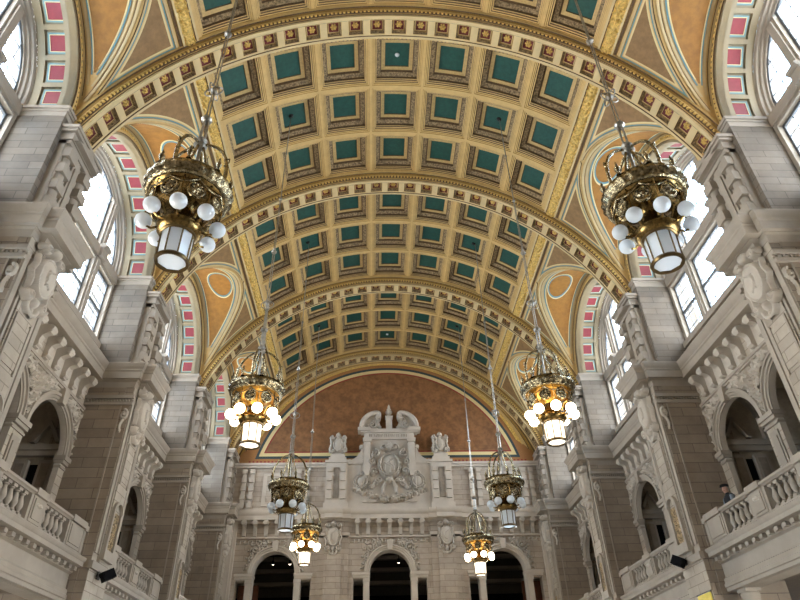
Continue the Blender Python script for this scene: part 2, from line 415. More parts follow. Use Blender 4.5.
for k, yb in enumerate(YB):
    for s in (-1, 1):
        M = MB('cream')
        ys = sorted(set([-3.06, 3.06] + [RA * 1.01 * cos(pi * i / 44) for i in range(45)]))
        rows = []
        for dy in ys:
            pg = groin_phi_at(dy); rows.append([(s * RB * sin(p), yb + dy, ZC + RB * cos(p)) for p in [E0 + D(4.05) + (pg - E0 - D(4.05)) * i / 14 for i in range(15)]])
        M.grid(rows, 'cream')
        for ysg in (-1, 1):
            lvls = [(.06, 9.05), (.07, 9.02), (.12, 9.02), (.13, 9.04), (.175, 9.04), (.20, 9.038), (.25, 9.036)]
            mm = ['umber', 'cream_light', 'ochre', 'blue_line', 'cream', 'pale_yellow']
            rows = []
            for d, R in lvls:
                P = tri_polys(3.03, S0, d)
                rows.append([(s * R * sin(p[0] / RB), yb + ysg * p[1], ZC + R * cos(p[0] / RB)) for p in P])
            M.grid(rows, None, True, mm)
            P = tri_polys(3.03, S0, .25); R = 9.036
            # fill: fan rows from side to groin
            c = (sum(p[0] for p in P) / len(P), sum(p[1] for p in P) / len(P))
            fill = [[(s * R * sin(q[0] / RB), yb + ysg * q[1], ZC + R * cos(q[0] / RB)) for q in [(c[0] + (p[0] - c[0]) * f, c[1] + (p[1] - c[1]) * f) for p in P]] for f in (1, .75, .5, .25, .001)]
            M.grid(fill, 'brown_panel', True)
        M.build('vault_spandrel', ceil_root, recalc=False)
        # lunette vault surface between window arch and groin
        M = MB('cream'); N = 44
        def LP(t, v, off=0.0):
            ph, dy, z = groin(t); g_ = Vector((RB * sin(ph), dy, z)); a = Vector((XA, RA * cos(t), SPR + RA * sin(t)))
            L = (g_ - a).length; p = a + (g_ - a) * (v / (L or 1))
            return (s * p.x, yb + p.y * (1 - off / RA), SPR + (p.z - SPR) * (1 - off / RA)) if True else p
        def VL(t):
            ph, dy, z = groin(t); return (Vector((RB * sin(ph), dy, z)) - Vector((XA, RA * cos(t), SPR + RA * sin(t)))).length
        M.grid([[LP(pi * i / N, VL(pi * i / N) * f) for f in (0, .5, 1)] for i in range(N + 1)], 'cream')
        def strip(v0, v1, m, off, side):
            ts = [pi * i / 160 for i in range(161)]; ts = [t for t in ts if VL(t) > 2 * v1 + .06]
            if len(ts) < 2: return
            f = (lambda t, v: v) if side == 0 else (lambda t, v: VL(t) - v)
            M.grid([[LP(t, f(t, v0), off) for t in ts], [LP(t, f(t, v1), off) for t in ts]], m)
        A_, B_ = .34, .36
        strip(.03, .12, 'cream_light', .03, 0); strip(.12, .14, 'umber', .03, 0); strip(.17, .24, 'cream_light', .02, 0); strip(.27, .31, 'blue_line', .02, 0); strip(.31, .34, 'pale_yellow', .02, 0)
        strip(.02, .10, 'cream_light', .035, 1); strip(.10, .12, 'umber', .035, 1); strip(.15, .22, 'cream_light', .03, 1); strip(.26, .31, 'blue_line', .02, 1); strip(.32, .36, 'pale_yellow', .02, 1)
        ts = [pi * i / 160 for i in range(161)]; ts = [t for t in ts if VL(t) > A_ + B_ + .02]
        M.grid([[LP(t, A_, .015) for t in ts], [LP(t, (A_ + VL(t) - B_) / 2, .015) for t in ts], [LP(t, VL(t) - B_, .015) for t in ts]], 'orange_panel')
        vm = VL(pi / 2); cv = vm - B_ - .52
        for (ra, rb, m) in ((.43, .475, 'blue_line'), (.475, .51, 'pale_yellow')):
            M.grid([[LP(pi / 2 + r * 1.8 * cos(a) / RA, cv + r * sin(a), .03) for a in [2 * pi * i / 40 for i in range(41)]] for r in (ra, rb)], m)
        M.build('lunette_vault', ceil_root, recalc=False)

# hooks where the chandelier chains pass the ceiling
for k in (1, 2, 3):
    for s in (-1, 1):
        M = MB('dark_metal'); M.lathe([(.001, -.06), (.05, -.05), (.09, 0), (.06, .03), (.001, .03)], n=12)
        M.build('hook_plate', ceil_root, (s * 3.72, YB[k], ZC + sqrt(9.44 ** 2 - 3.72 ** 2) - .03), (0, s * D(23.2), 0))
M = MB('opal_glass'); M.lathe([(.001, -.05), (.06, -.04), (.08, 0), (.001, .01)], n=12)
for k, j in ((1, 0), (2, 1), (3, 2)):
    M.build('ceiling_fitting', ceil_root, (0, YB[k] + (j - 1) * 2, ZC + 9.40)) if (k, j) != (2, 1) else None

# ============================================================ TRANSVERSE ARCHES
A1 = D(69.6)
ros = MB('sage')
def ring_r(h, R): return [(R * sin(x / R0), y, R * cos(x / R0)) for x, y in ((-h, -h), (h, -h), (h, h), (-h, h))]
lv2 = [(.235, 8.67, 'cream'), (.22, 8.67, 'umber'), (.205, 8.69, 'ornament'), (.19, 8.80, 'ochre'), (.165, 8.80, 'cream_light'), (.15, 8.80, 'dark_red'), (.145, 8.82, 'dark_red'), (.01, 8.82, None)]
ros.grid([ring_r(a, b) for a, b, _ in lv2], None, True, [q[2] for q in lv2[:-1]])
rg = MB('gold')
C = [(spiral(0, 0, .09, 1.3, 0, 1, .02, 20), .022, .04)] ; B = [(.10 * cos(a), .10 * sin(a), .035, .035, .035, .5) for a in [i * pi / 3 for i in range(6)]] + [(0, 0, .03, .03, .06, .5)]
relief_mesh(rg, relief(-.14, .14, -.14, .14, .014, C, B), lambda u, v, h: (u * .8, v * .8, 8.82 - h), 'gold')
ros_o = None
for k in range(1, 5):
    yc = YP[k]; M = MB('cream_light')
    # soffit: outer strips, back plane, cross bars
    for q in (-1, 1):
        M.arc([(R0, q * .375), (R0, q * .30), (R0 + .03, q * .285), (R0 + .03, q * .245), (R0 + .06, q * .235)], (0, ZC), -A1, A1, 96, 'y', None, ['cream_light', 'umber', 'cream_light', 'cream'])
    for i in range(-16, 16):
        a = (i + .5) * D(4.45)
        if abs(a) + .02 > A1: continue
        w = (D(4.45) * R0 - .47) / 2 / R0
        M.grid([[((R0 + h) * sin(a + p), y, ZC + (R0 + h) * cos(a + p)) for y in (-.24, .24)] for p, h in ((-w, .03), (-w * .6, .02), (w * .6, .02), (w, .03))], 'cream_light')
    # faces rising to the barrel with bead and dentil courses
    face = [(R0, .375), (R0 + .07, .375), (R0 + .08, .40), (R0 + .12, .40), (R0 + .13, .43), (R0 + .20, .43), (R0 + .21, .46), (R0 + .24, .47), (R0 + .33, .47), (R0 + .34, .51), (R0 + .39, .53), (R0 + .42, .53)]
    fm = ['cream_light', 'umber', 'cream', 'umber', 'umber', 'ochre', 'cream', 'ochre', 'umber', 'cream', 'cream']
    for q in ((-1, 1) if k < 4 else (-1,)):
        M.arc([(r, q * a) for r, a in face], (0, ZC), -A1, A1, 96, 'y', None, fm)
        nd = 170
        for i in range(nd):
            a = -A1 + 2 * A1 * (i + .5) / nd; w = .0036
            y0_, y1_ = (.42, .475) if q > 0 else (-.475, -.42)
            P = [((R0 + h) * sin(a + p), y, (R0 + h) * cos(a + p) + ZC) for y in (y0_, y1_) for h in (.135, .195) for p in (-w, w)]
            M.add(P, [(0, 1, 3, 2), (4, 6, 7, 5), (0, 4, 5, 1), (2, 3, 7, 6), (0, 2, 6, 4), (1, 5, 7, 3)], 'gold')
    # walls of the rib down to the capitals, stilted ends
    M.arc([(8.84, -.30), (8.84, .30)], (0, ZC), -A1, A1, 64, 'y', 'sage')
    tr = M.build('trim_%d' % k, None, (0, yc, 0), recalc=False); tag(tr, kind='structure')
    for i in range(-15, 16):
        if abs(i * D(4.45)) + .02 > A1: continue
        if ros_o is None:
            ros_o = ros.build('rosette_coffer', tr, (0, 0, ZC), (0, i * D(4.45), 0), recalc=False)
            rg_o = rg.build('rosette', ros_o, recalc=False); rg_o['label'] = 'gilded flower on dark red ground'
        else:
            c = inst(ros_o, None, tr, (0, 0, ZC), (0, i * D(4.45), 0)); p = rg_o.copy(); COL.objects.link(p); p.parent = c

# ============================================================ CLERESTORY WINDOWS AND THEIR ARCHES
RW = 2.63
def side_window(s, n, yb, num, full=True):
    # painted arch reveal (part of the wall above the cornice)
    root = empty('window_%d' % num, (0, yb, 0)); tag(root, kind='structure')
    M = MB('reveal_cream_dimmed')
    prof = [(RW + .34, 8.42), (RW + .32, 8.33), (RW + .25, 8.31), (RW + .24, 8.34), (RW + .17, 8.34), (RW + .16, 8.28), (RW + .08, 8.27), (RW + .07, 8.31), (RW, 8.31), (RW, 8.62)]
    pm = ['umber', 'cream', 'umber', 'ochre', 'umber', 'cream', 'umber', 'reveal_cream_dimmed', 'reveal_cream_dimmed']
    M.arc([(r, s * a) for r, a in prof], (0, SPR), -pi / 2, pi / 2, 56, 'x', None, pm)
    nd = 60
    for i in range(nd):
        a = -pi / 2 + pi * (i + .5) / nd; w = .014
        P = [(s * x, (RW + h) * sin(a + p), (RW + h) * cos(a + p) + SPR) for x in (8.29, 8.345) for h in (.17, .235) for p in (-w, w)]
        M.add(P, [(0, 1, 3, 2), (4, 6, 7, 5), (0, 4, 5, 1), (2, 3, 7, 6), (0, 2, 6, 4), (1, 5, 7, 3)], 'gold')
    M.arc([(RW, s * 8.31), (RW, s * 8.50), (RW + .06, s * 8.50), (RW + .06, s * 9.12), (RW, s * 9.12), (RW, s * 9.32)], (0, SPR), -pi / 2, pi / 2, 56, 'x', None, ['reveal_cream_dimmed'] * 5)
    M.build('arch_reveal', root, recalc=False)
    # red painted squares: one mesh, turned about the arch's axis
    q = MB('sage')
    def rr(h, hx, R): return [(s * (8.81 + x), R * sin(y / RW), R * cos(y / RW)) for x, y in ((-hx, -h), (hx, -h), (hx, h), (-hx, h))]
    L3 = [(.275, .27, RW + .05, 'sage'), (.25, .245, RW + .045, 'blue_line'), (.215, .21, RW + .04, 'cream_light'), (.195, .19, RW + .04, 'crimson'), (.185, .18, RW + .05, 'crimson'), (.001, .001, RW + .05, None)]
    q.grid([rr(a, b, c) for a, b, c, _ in L3], None, True, [l[3] for l in L3[:-1]])
    first = None
    for i in range(11):
        a = -pi / 2 + pi * (i + .5) / 11
        if first is None: first = q.build('painted_panel', root, (0, 0, SPR), (-a, 0, 0), recalc=False)
        else: inst(first, None, root, (0, 0, SPR), (-a, 0, 0))
    bars = MB('reveal_cream_dimmed')
    for i in range(12):
        a = -pi / 2 + pi * i / 11; w = .024
        P = [(s * x, (RW + h) * sin(a + p), (RW + h) * cos(a + p) + SPR) for x in (8.5, 9.12) for h in (.0, .06) for p in (-w, w)]
        bars.add(P, [(0, 1, 3, 2), (4, 6, 7, 5), (0, 4, 5, 1), (2, 3, 7, 6), (0, 2, 6, 4), (1, 5, 7, 3)])
    bars.build('reveal_bars', root, recalc=False)
    # stone surround
    M = MB('stone')
    M.arc([(RW, s * 9.32), (RW - .02, s * 9.33), (RW - .08, s * 9.35), (RW - .09, s * 9.42), (RW - .15, s * 9.44), (RW - .16, s * 9.50), (RW - .23, s * 9.52), (RW - .23, s * 9.75), (RW + .3, s * 9.75)], (0, SPR), -pi / 2, pi / 2, 48, 'x')
    for q_ in (-1, 1):
        M.box(s * 9.42, s * 9.75, *sorted((q_ * 2.70, q_ * 2.52)), 11.6, SPR)
        M.box(s * 9.44, s * 9.70, *sorted((q_ * 1.04, q_ * 1.36)), 11.6, SPR + 2.0)
        M.box(s * 9.37, s * 9.45, *sorted((q_ * 1.10, q_ * 1.30)), 11.6, SPR + 1.9)
        M.box(s * 9.26, s * 9.46, *sorted((q_ * 1.02, q_ * 1.38)), SPR - .38, SPR + .08)
        M.tube([(s * 9.27, q_ * 1.2 - .19, SPR + .02), (s * 9.27, q_ * 1.2 + .19, SPR + .02)], .09, 10)
    M.box(s * 9.43, s * 9.72, -2.55, 2.55, 13.95, SPR + .04); M.box(s * 9.36, s * 9.45, -2.6, 2.6, 14.02, SPR - .05)
    M.box(s * 9.36, s * 9.9, -2.7, 2.7, 11.0, 11.72); M.box(s * 9.28, s * 9.8, -2.7, 2.7, 11.60, 11.78)
    M.build('stone_mullions', root, recalc=False)
    # metal casements
    def casement(y0, y1, z0, z1, arched=False):
        F = MB('window_metal'); G = MB('lead'); X = 9.56
        lim = lambda y: SPR + sqrt(max(0, (RW - .23) ** 2 - y * y))
        if not arched:
            for a, b in ((y0, y0 + .07), (y1 - .07, y1)): F.box(s * X, s * (X + .06), a, b, z0, z1)
            for a, b in ((z0, z0 + .07), (z1 - .07, z1), ((z0 + z1) / 2 - .045, (z0 + z1) / 2 + .045)): F.box(s * X, s * (X + .06), y0 + .07, y1 - .07, a, b)
            n = max(2, round((y1 - y0) / .42))
            for i in range(1, n): yy = y0 + (y1 - y0) * i / n; G.box(s * (X + .01), s * (X + .04), yy - .011, yy + .011, z0 + .07, z1 - .07)
            mz = round((z1 - z0) / .40)
            for i in range(1, mz):
                zz = z0 + (z1 - z0) * i / mz; G.box(s * (X + .012), s * (X + .038), y0 + .07, y1 - .07, zz - .010, zz + .010)
            gl = [(y0, z0), (y1, z0), (y1, z1), (y0, z1)]
        else:
            ys = [y0 + (y1 - y0) * i / 14 for i in range(15)]
            top = [(y, lim(y)) for y in ys]
            F.box(s * X, s * (X + .06), y0, y1, z0, z0 + .07)
            F.tube([(s * (X + .03), y, z) for y, z in top], .045, 6)
            for y in (y0 + .035, y1 - .035):
                if lim(y) > z0 + .2: F.box(s * X, s * (X + .06), y - .035, y + .035, z0, lim(y))
            n = max(2, round((y1 - y0) / .42))
            for i in range(1, n):
                yy = y0 + (y1 - y0) * i / n; G.box(s * (X + .01), s * (X + .04), yy - .011, yy + .011, z0, lim(yy))
            z = z0 + .45
            while z < z0 + 2.2:
                h = sqrt(max(0, (RW - .23) ** 2 - (z - SPR) ** 2)); a, b = max(y0, -h), min(y1, h)
                if b - a > .1: G.box(s * (X + .012), s * (X + .038), a, b, z - .010, z + .010)
                z += .42
            gl = [(y0, z0), (y1, z0)] + [(y, lim(y)) for y in reversed(ys)]
        f = F.build('casement', root, recalc=False); G.build('glazing_bars', f, recalc=False)
        P = MB('glass'); P.add([(s * (X + .03), y, z) for y, z in gl], [tuple(range(len(gl)))]); P.build('glass_pane', f, recalc=False)
    for y0, y1 in ((-2.53, -1.36), (-1.04, 1.04), (1.36, 2.53)):
        casement(y0, y1, 11.78, 13.95)
        casement(max(y0, -2.38), min(y1, 2.38), SPR + .04, 0, True)
    return root
num = 1
for s in (-1, 1):
    for k in range(4):
        side_window(s, k, YB[k], num); num += 1

# ============================================================ SIDE WALLS: ARCADE, FRIEZE, CORBELS, CORNICE
AX = 9.3
def arch_h(y, cs, r, z0, zs):
    for c in cs:
        if abs(y - c) < r - 1e-6: return zs + sqrt(r * r - (y - c) ** 2)
    return z0
def arcade_mesh(s, ys_half, cs, r, zs, z0, z1, x0, x1):
    M = MB('stone_carved'); e = 1e-5
    ys = set([-ys_half, ys_half])
    for c in cs:
        for i in range(25): ys.add(c + (r - e) * cos(pi * i / 24))
        ys.add(c - r - e); ys.add(c + r + e)
    ys = sorted(ys)
    for a, b in zip(ys, ys[1:]):
        ha, hb = arch_h(a, cs, r, z0, zs), arch_h(b, cs, r, z0, zs)
        if b - a < 3 * e and abs(ha - hb) > .5:
            M.add([(s * x0, a, z0), (s * x1, a, z0), (s * x1, a, zs), (s * x0, a, zs)], [(0, 1, 2, 3)]); continue
        M.add([(s * x0, a, ha), (s * x0, b, hb), (s * x0, b, z1), (s * x0, a, z1)], [(0, 1, 2, 3)], 'ashlar_pale' if ha <= z0 + .1 else None)
        M.add([(s * x1, a, ha), (s * x1, b, hb), (s * x1, b, z1), (s * x1, a, z1)], [(0, 1, 2, 3)])
        M.add([(s * x0, a, ha), (s * x0, b, hb), (s * x1, b, hb), (s * x1, a, ha)], [(0, 1, 2, 3)])
    return M
def frieze_relief(M, half, cs, r, z0, z1, to3d, yl=None):
    C = []; B = []
    rnd = random.Random(3)
    edges = [-half] + sorted(cs) + [half]
    spots = []
    for c in cs:
        for q in (-1, 1):
            spots += [(c + q * .98, z0 + 1.12, .22, q), (c + q * 1.12, z0 + .66, .15, -q), (c + q * .62, z0 + 1.36, .13, -q), (c + q * 1.17, z0 + .28, .12, q)]
    for (y, z, rr, q) in spots:
        if abs(y) > half - .06: y = math.copysign(half - .1, y)
        C.append((spiral(y, z, rr, 1.5, pi / 2, q, .02), .038, .13)); B.append((y, z, .06, .06, .17, .5))
        for a in range(6):
            t = a * 1.05 + z; C.append((seg((y + rr * cos(t), z + rr * sin(t)), (y + (rr + .13) * cos(t + .5), z + (rr + .13) * sin(t + .5)), 5, .25), .034, .11))
    # fret band on top
    n = int(2 * half / .36); zt = z1 - .13
    for i in range(n):
        a = -half + 2 * half * i / n; w = 2 * half / n
        C.append(([(a, zt - .07), (a + w * .5, zt - .07), (a + w * .5, zt + .06), (a + w, zt + .06), (a + w, zt - .07)], .026, .08))
    def mask(X, Y):
        ok = np.ones_like(X, bool)
        for c in cs: ok &= ((X - c) ** 2 + (Y - z0) ** 2 > (r + .22) ** 2)
        return ok
    relief_mesh(M, relief(-half, half, z0, z1, .037, C, B, mask=mask), to3d)
def corbel_mesh(s, x0, proj=.40):
    M = MB('stone_carved')
    # side profile in (out, z): S-shaped console with scroll
    P = [(0, 0), (.10, .02), (.14, .10), (.13, .22), (.17, .34), (.26, .40), (.36, .42), (proj, .50), (proj, .62), (.34, .66), (0, .66)]
    M.prism([(s * (x0 - p[0]), p[1]) for p in P], -.09, .09, 'y')
    M.tube([(s * (x0 - proj + .07), y, .54) for y in (-.13, -.12, .12, .13)], [.03, .085, .085, .03], 12)
    M.tube([(s * (x0 - .10), y, .10) for y in (-.11, .11)], .06, 10)
    return M
def cornice_prof():   # (out, z) from wall up, relative to soffit start
    return [(0, 10.36), (.05, 10.42), (.08, 10.47), (.34, 10.50), (.34, 10.72), (.37, 10.75), (.37, 10.80), (.42, 10.86), (.47, 10.96), (.47, 11.0), (0, 11.04)]
CS = (-1.36, 1.36)
HB = 2.76
AR = 1.06
GF = 5.28       # gallery floor
wall_parts = {}
for s, nm in ((-1, 'left'), (1, 'right')):
    wall = empty('wall_' + nm); tag(wall, kind='structure')
    am = arcade_mesh(s, HB, CS, AR, 8.05, GF, 10.4, AX, 9.46)
    # upper wall, interior soffit ceiling etc. in the same bay mesh
    tr = MB('stone')
    for c in CS:
        tr.arc([(1.30, s * AX), (1.28, s * 9.20), (1.20, s * 9.18), (1.19, s * 9.23), (1.12, s * 9.23), (1.11, s * 9.27), (1.06, s * 9.27), (1.06, s * AX)], (c, 8.05), -pi / 2, pi / 2, 32, 'x')
        tr.prism([(c - .10, 9.08), (c + .10, 9.08), (c + .15, 9.46), (c - .15, 9.46)], s * 9.12, s * 9.3, 'x')
        tr.box(s * 9.15, s * 9.3, c - .12, c + .12, 9.42, 9.50)
    for a, b in ((-.34, .34), (2.38, 2.76), (-2.76, -2.38)):     # imposts and column caps
        tr.box(s * 9.18, s * 9.50, a, b, 7.93, 8.05); tr.box(s * 9.22, s * 9.49, a + .02, b - .02, 7.84, 7.93); tr.box(s * 9.26, s * 9.48, a + .03, b - .03, 7.72, 7.78)
    tr.box(s * 9.26, s * 9.32, -.17, .17, 5.9, 7.6); tr.box(s * 9.23, s * 9.28, -.11, .11, 6.1, 7.45)
    tr.box(s * 9.22, s * 9.32, -HB, HB, 9.56, 9.64); tr.box(s * 9.25, s * 9.32, -HB, HB, 9.5, 9.56)
    fr = MB('stone_carved'); frieze_relief(fr, HB - .02, CS, 1.08, 8.05, 9.5, lambda u, v, h: (s * (AX - h), u, v))
    co = MB('stone'); cp = cornice_prof()
    co.grid([[(s * (AX - .05 - o), y, z) for y in (-2.77, 2.77)] for o, z in cp]); co.box(s * AX, s * 9.9, -2.77, 2.77, 10.36, 11.02)
    cb = corbel_mesh(s, AX - .0)
    # low gallery interior per bay
    gi = MB('stone_dark')
    gi.box(s * 12.4, s * 12.6, -3.435, 3.435, 5.0, 10.4, 'interior_plaster')
    gi.box(s * 9.46, s * 12.6, -3.435, 3.435, 10.2, 10.4, 'interior_plaster')
    for z in (7.0, 8.6): gi.box(s * 12.3, s * 12.4, -3.4, 3.4, z, z + .12)
    fl_o = []
    firsts = {}
    for k in range(4):
        yb = YB[k]; loc = (0, yb, 0)
        if not firsts:
            firsts['a'] = am.build('arcade_arches', wall, loc, recalc=False); firsts['t'] = tr.build('arch_mouldings', wall, loc, recalc=False)
            firsts['f'] = fr.build('carved_frieze', wall, loc, recalc=False); firsts['c'] = co.build('cornice', wall, loc, recalc=False)
            firsts['g'] = gi.build('gallery_wall', wall, loc, recalc=False)
            firsts['b'] = cb.build('corbel', wall, (0, yb - 2.24, 9.70))
            for i in range(1, 9): inst(firsts['b'], None, wall, (0, yb - 2.24 + .56 * i, 9.70))
        else:
            for q in 'atfcg': inst(firsts[q], None, wall, loc)
            for i in range(9): inst(firsts['b'], None, wall, (0, yb - 2.24 + .56 * i, 9.70))
    # transverse gallery walls with blind arch, gable moulding and tall slot, at each pier
    tw = MB('stone_dark')
    tw.box(s * 9.46, s * 12.5, -.66, .66, GF, 10.25, 'interior_plaster')
    for q in (-1, 1):
        f = q * .66
        def yb_(a, b): return sorted((f + q * a, f + q * b))
        cx = 10.12
        tw.arc([(.86, f), (.86, f + q * .14), (.72, f + q * .14), (.68, f + q * .05), (.68, f)], (s * cx, 9.2), -pi / 2, pi / 2, 28, 'y', 'stone')
        for sg in (-1, 1): tw.box(s * (cx + sg * .79 - .07), s * (cx + sg * .79 + .07), *yb_(0, .14), 8.46, 9.2, 'stone')
        for sg in (-1, 1): tw.prism([(s * (cx - .1 + sg * .42), 8.54), (s * (cx - .1 + sg * .30), 8.54), (s * (cx - .1), 9.04), (s * (cx - .1), 9.20)], *yb_(0, .16), 'y', 'stone')
        tw.box(s * 9.5, s * 12.4, *yb_(0, .24), 8.28, 8.44, 'stone'); tw.box(s * 9.5, s * 12.4, *yb_(0, .16), 8.14, 8.28, 'stone')
        for xc in (9.80, 10.50, 11.5): tw.box(s * (xc - .20), s * (xc + .20), *yb_(0, .12), GF, 8.02, 'stone'); tw.box(s * (xc - .12), s * (xc + .12), *yb_(.12, .14), 5.6, 7.92, 'stone_dark')
        tw.box(s * 10.03, s * 10.27, *yb_(0, .02), GF, 7.92, 'black')  # flat black strip: the slot's shade put in as colour
    ft = None
    for k in range(1, 5):
        if ft is None: ft = tw.build('gallery_cross_wall', wall, (0, YP[k], 0), recalc=False)
        else: inst(ft, None, wall, (0, YP[k], 0))
    # balcony slab, dentil course, entablature, ground aisle
    sb = MB('stone'); e = 2.76
    sb.grid([[(s * (x + .17), y, z + .04) for y in (-e, e)] for x, z in ((8.24, 4.34), (8.17, 4.36), (8.17, 4.44), (8.14, 4.46), (8.14, 4.54), (8.17, 4.56), (8.17, 4.66), (8.23, 4.70), (8.23, 5.02), (8.20, 5.04), (8.16, 5.06), (8.16, 5.08), (8.14, 5.18), (7.95, 5.20), (7.95, 5.30), (7.91, 5.33), (7.89, 5.39), (7.92, 5.41), (8.6, 5.41), (8.6, GF - .04), (9.7, GF - .04))])
    sb.box(s * 8.43, s * 8.9, -e, e, 4.38, 5.10); sb.box(s * 8.6, s * 13, -3.435, 3.435, 5.0, GF)
    for i in range(17): y = -2.6 + i * 5.2 / 16; sb.box(s * 8.21, s * 8.35, y - .07, y + .07, 5.12, 5.21)
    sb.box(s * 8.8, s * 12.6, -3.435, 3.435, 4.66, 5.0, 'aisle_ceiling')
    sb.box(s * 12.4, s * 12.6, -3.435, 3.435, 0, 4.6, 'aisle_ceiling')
    f2 = None
    for k in (1, 2, 3):
        if f2 is None: f2 = sb.build('balcony_slab', wall, (0, YB[k], 0), recalc=False)
        else: inst(f2, None, wall, (0, YB[k], 0))
    wall_parts[s] = wall
    # light fittings under the balcony
    ug = MB('bright_lamp'); ug.lathe([(.001, 0), (.06, 0), (.07, .03), (.001, .03)], n=12)
    rim = MB('silver_brass'); rim.lathe([(.07, -.005), (.10, -.005), (.10, .03)], n=12)
    for j, (yy, lab) in enumerate(((13.6, 'nearer'), (15.3, 'farther'))):
        o = empty('recessed_downlight', (s * 9.1, yy, 4.63))
        tag(o, 'small round recessed ceiling light under the %s balcony, the %s of two' % (nm, lab), 'ceiling light')
        rim.build('rim', o); ug.build('lens', o, recalc=False)

# aisle columns under the balconies
for s, nm in ((-1, 'left'), (1, 'right')):
    for yy, lab in ((16.2, 'farther'), (11.95, 'nearer')):
        if lab == 'nearer': continue
        o = empty('aisle_column', (s * 8.62, yy + .15, 0)); tag(o, 'round stone column with square cap under the %s balcony' % nm, 'column')
        M = MB('stone'); M.lathe([(.30, 0), (.30, .25), (.27, .35), (.24, 1.5), (.18, 3.75), (.195, 3.78), (.195, 3.83), (.18, 3.85)], n=24); M.build('shaft', o)
        M = MB('stone'); M.lathe([(.18, 3.85), (.185, 4.08), (.19, 4.1), (.22, 4.2), (.225, 4.26), (.20, 4.28), (.20, 4.3)], n=24); M.box(-.2, .2, -.2, .2, 4.3, 4.375); M.build('capital', o)

# ============================================================ BALUSTRADES
def baluster_mesh():
    M = MB('stone'); M.box(-.075, .075, -.075, .075, 0, .06)
    M.lathe([(.06, .06), (.07, .085), (.042, .12), (.048, .15), (.078, .22), (.08, .26), (.068, .33), (.042, .42), (.04, .46), (.062, .49), (.062, .515)], n=14)
    M.box(-.075, .075, -.075, .075, .515, .58); return M
bal_o = None
pos_name = {1: 'nearest', 2: 'middle', 3: 'farthest'}
for s, nm in ((-1, 'left'), (1, 'right')):
    for k in (1, 2, 3):
        root = empty('balustrade', (s * 8.37, YB[k], 5.455)); root.scale = (1, 1, .94)
        tag(root, 'stone balustrade on the %s gallery, %s' % (nm, {1: 'nearest the camera', 2: 'in the middle bay', 3: 'farthest, by the end wall'}[k]), 'balustrade', 'stone balustrades along the side galleries')
        M = MB('stone'); M.box(-.15, .15, -2.70, 2.70, 0, .08); M.box(-.12, .12, -2.70, 2.70, .08, .11); M.build('base_rail', root)
        M = MB('stone'); M.prism([(-.12, .69), (.12, .69), (.14, .72), (.18, .74), (.18, .79), (.14, .82), (.10, .84), (-.10, .84), (-.14, .82), (-.18, .79), (-.18, .74), (-.14, .72)], -2.70, 2.70, 'y'); M.build('handrail', root)
        for c, w in ((-2.14, .40), (0, .27), (2.14, .40)):
            M = MB('stone'); M.box(-.14, .14, c - w, c + w, .11, .69); M.box(-.165, .165, c - w + .06, c + w - .06, .18, .63); M.box(-.2, .2, c - w - .03, c + w + .03, .70, .86)
            if c == 0: M.box(-.12, .12, c - w - .10, c - w, .11, .69); M.box(-.12, .12, c + w, c + w + .10, .11, .69)
            else:
                q = 1 if c > 0 else -1
                M.box(-.12, .12, *sorted((c - q * w, c - q * (w + .08))), .11, .69); M.box(-.15, .15, *sorted((c + q * w, c + q * (w + .14))), .0, .69); M.box(-.19, .19, *sorted((c + q * w, c + q * (w + .16))), .66, .80)
            p = M.build('pedestal', root)
            if c == 0:
                R_ = MB('stone_carved')
                relief_mesh(R_, relief(-.15, .15, -.1, .1, .02, [(spiral(-.07, 0, .05, 1.2, 0, 1, .01, 16), .018, .035), (spiral(.07, 0, .05, 1.2, pi, -1, .01, 16), .018, .035)], [(0, 0, .04, .06, .05, .5)]), lambda u, v, h: (-s * (.165 + h), u, .50 + v)); R_.build('carved_boss', p, recalc=False)
        for c in (-1.01, 1.01):
            for i in range(5):
                y = c + (i - 2) * .243
                if bal_o is None: bal_o = baluster_mesh().build('baluster', root, (0, y, .11))
                else: inst(bal_o, None, root, (0, y, .11))

# ============================================================ PIERS
def cart_relief(k=1.0):
    """big cartouche: oval shield, strapwork scrolls, crest and pendant; centre 0,0; ~ .9 wide, 1.7 tall"""
    C = []; B = []
    el = lambda rx, ry, n=40: [(rx * cos(2 * pi * i / n), ry * sin(2 * pi * i / n)) for i in range(n + 1)]
    B.append((0, 0, .34, .50, .24, .28)); C.append((el(.32, .48), .05, .19))
    C += [(seg((-.1, -.22), (.12, .24), 8, .25), .02, .27), (seg((-.12, .15), (.05, -.25), 8, -.25), .02, .27)]
    for q in (-1, 1):
        C += [(spiral(q * .30, .60, .13, 1.2, pi / 2 - q * pi / 2, q, .02), .055, .20), (spiral(q * .30, -.60, .14, 1.2, pi / 2 - q * pi / 2, -q, .02), .055, .18),
              (seg((q * .40, .38), (q * .46, -.05), 8, -.12 * q), .05, .12), (seg((q * .44, -.08), (q * .38, -.45), 8, -.12 * q), .05, .12),
              (seg((q * .22, -.70), (q * .04, -.94), 8, .2 * q), .06, .12)]
    B += [(0, .70, .17, .15, .28, .4), (0, .86, .12, .10, .18, .5), (0, -.66, .12, .15, .18, .5), (0, -.86, .07, .10, .12, .5)]
    return relief(-.52, .52, -.98, .95, .022, C, B)
CR = cart_relief()
PHW = .68
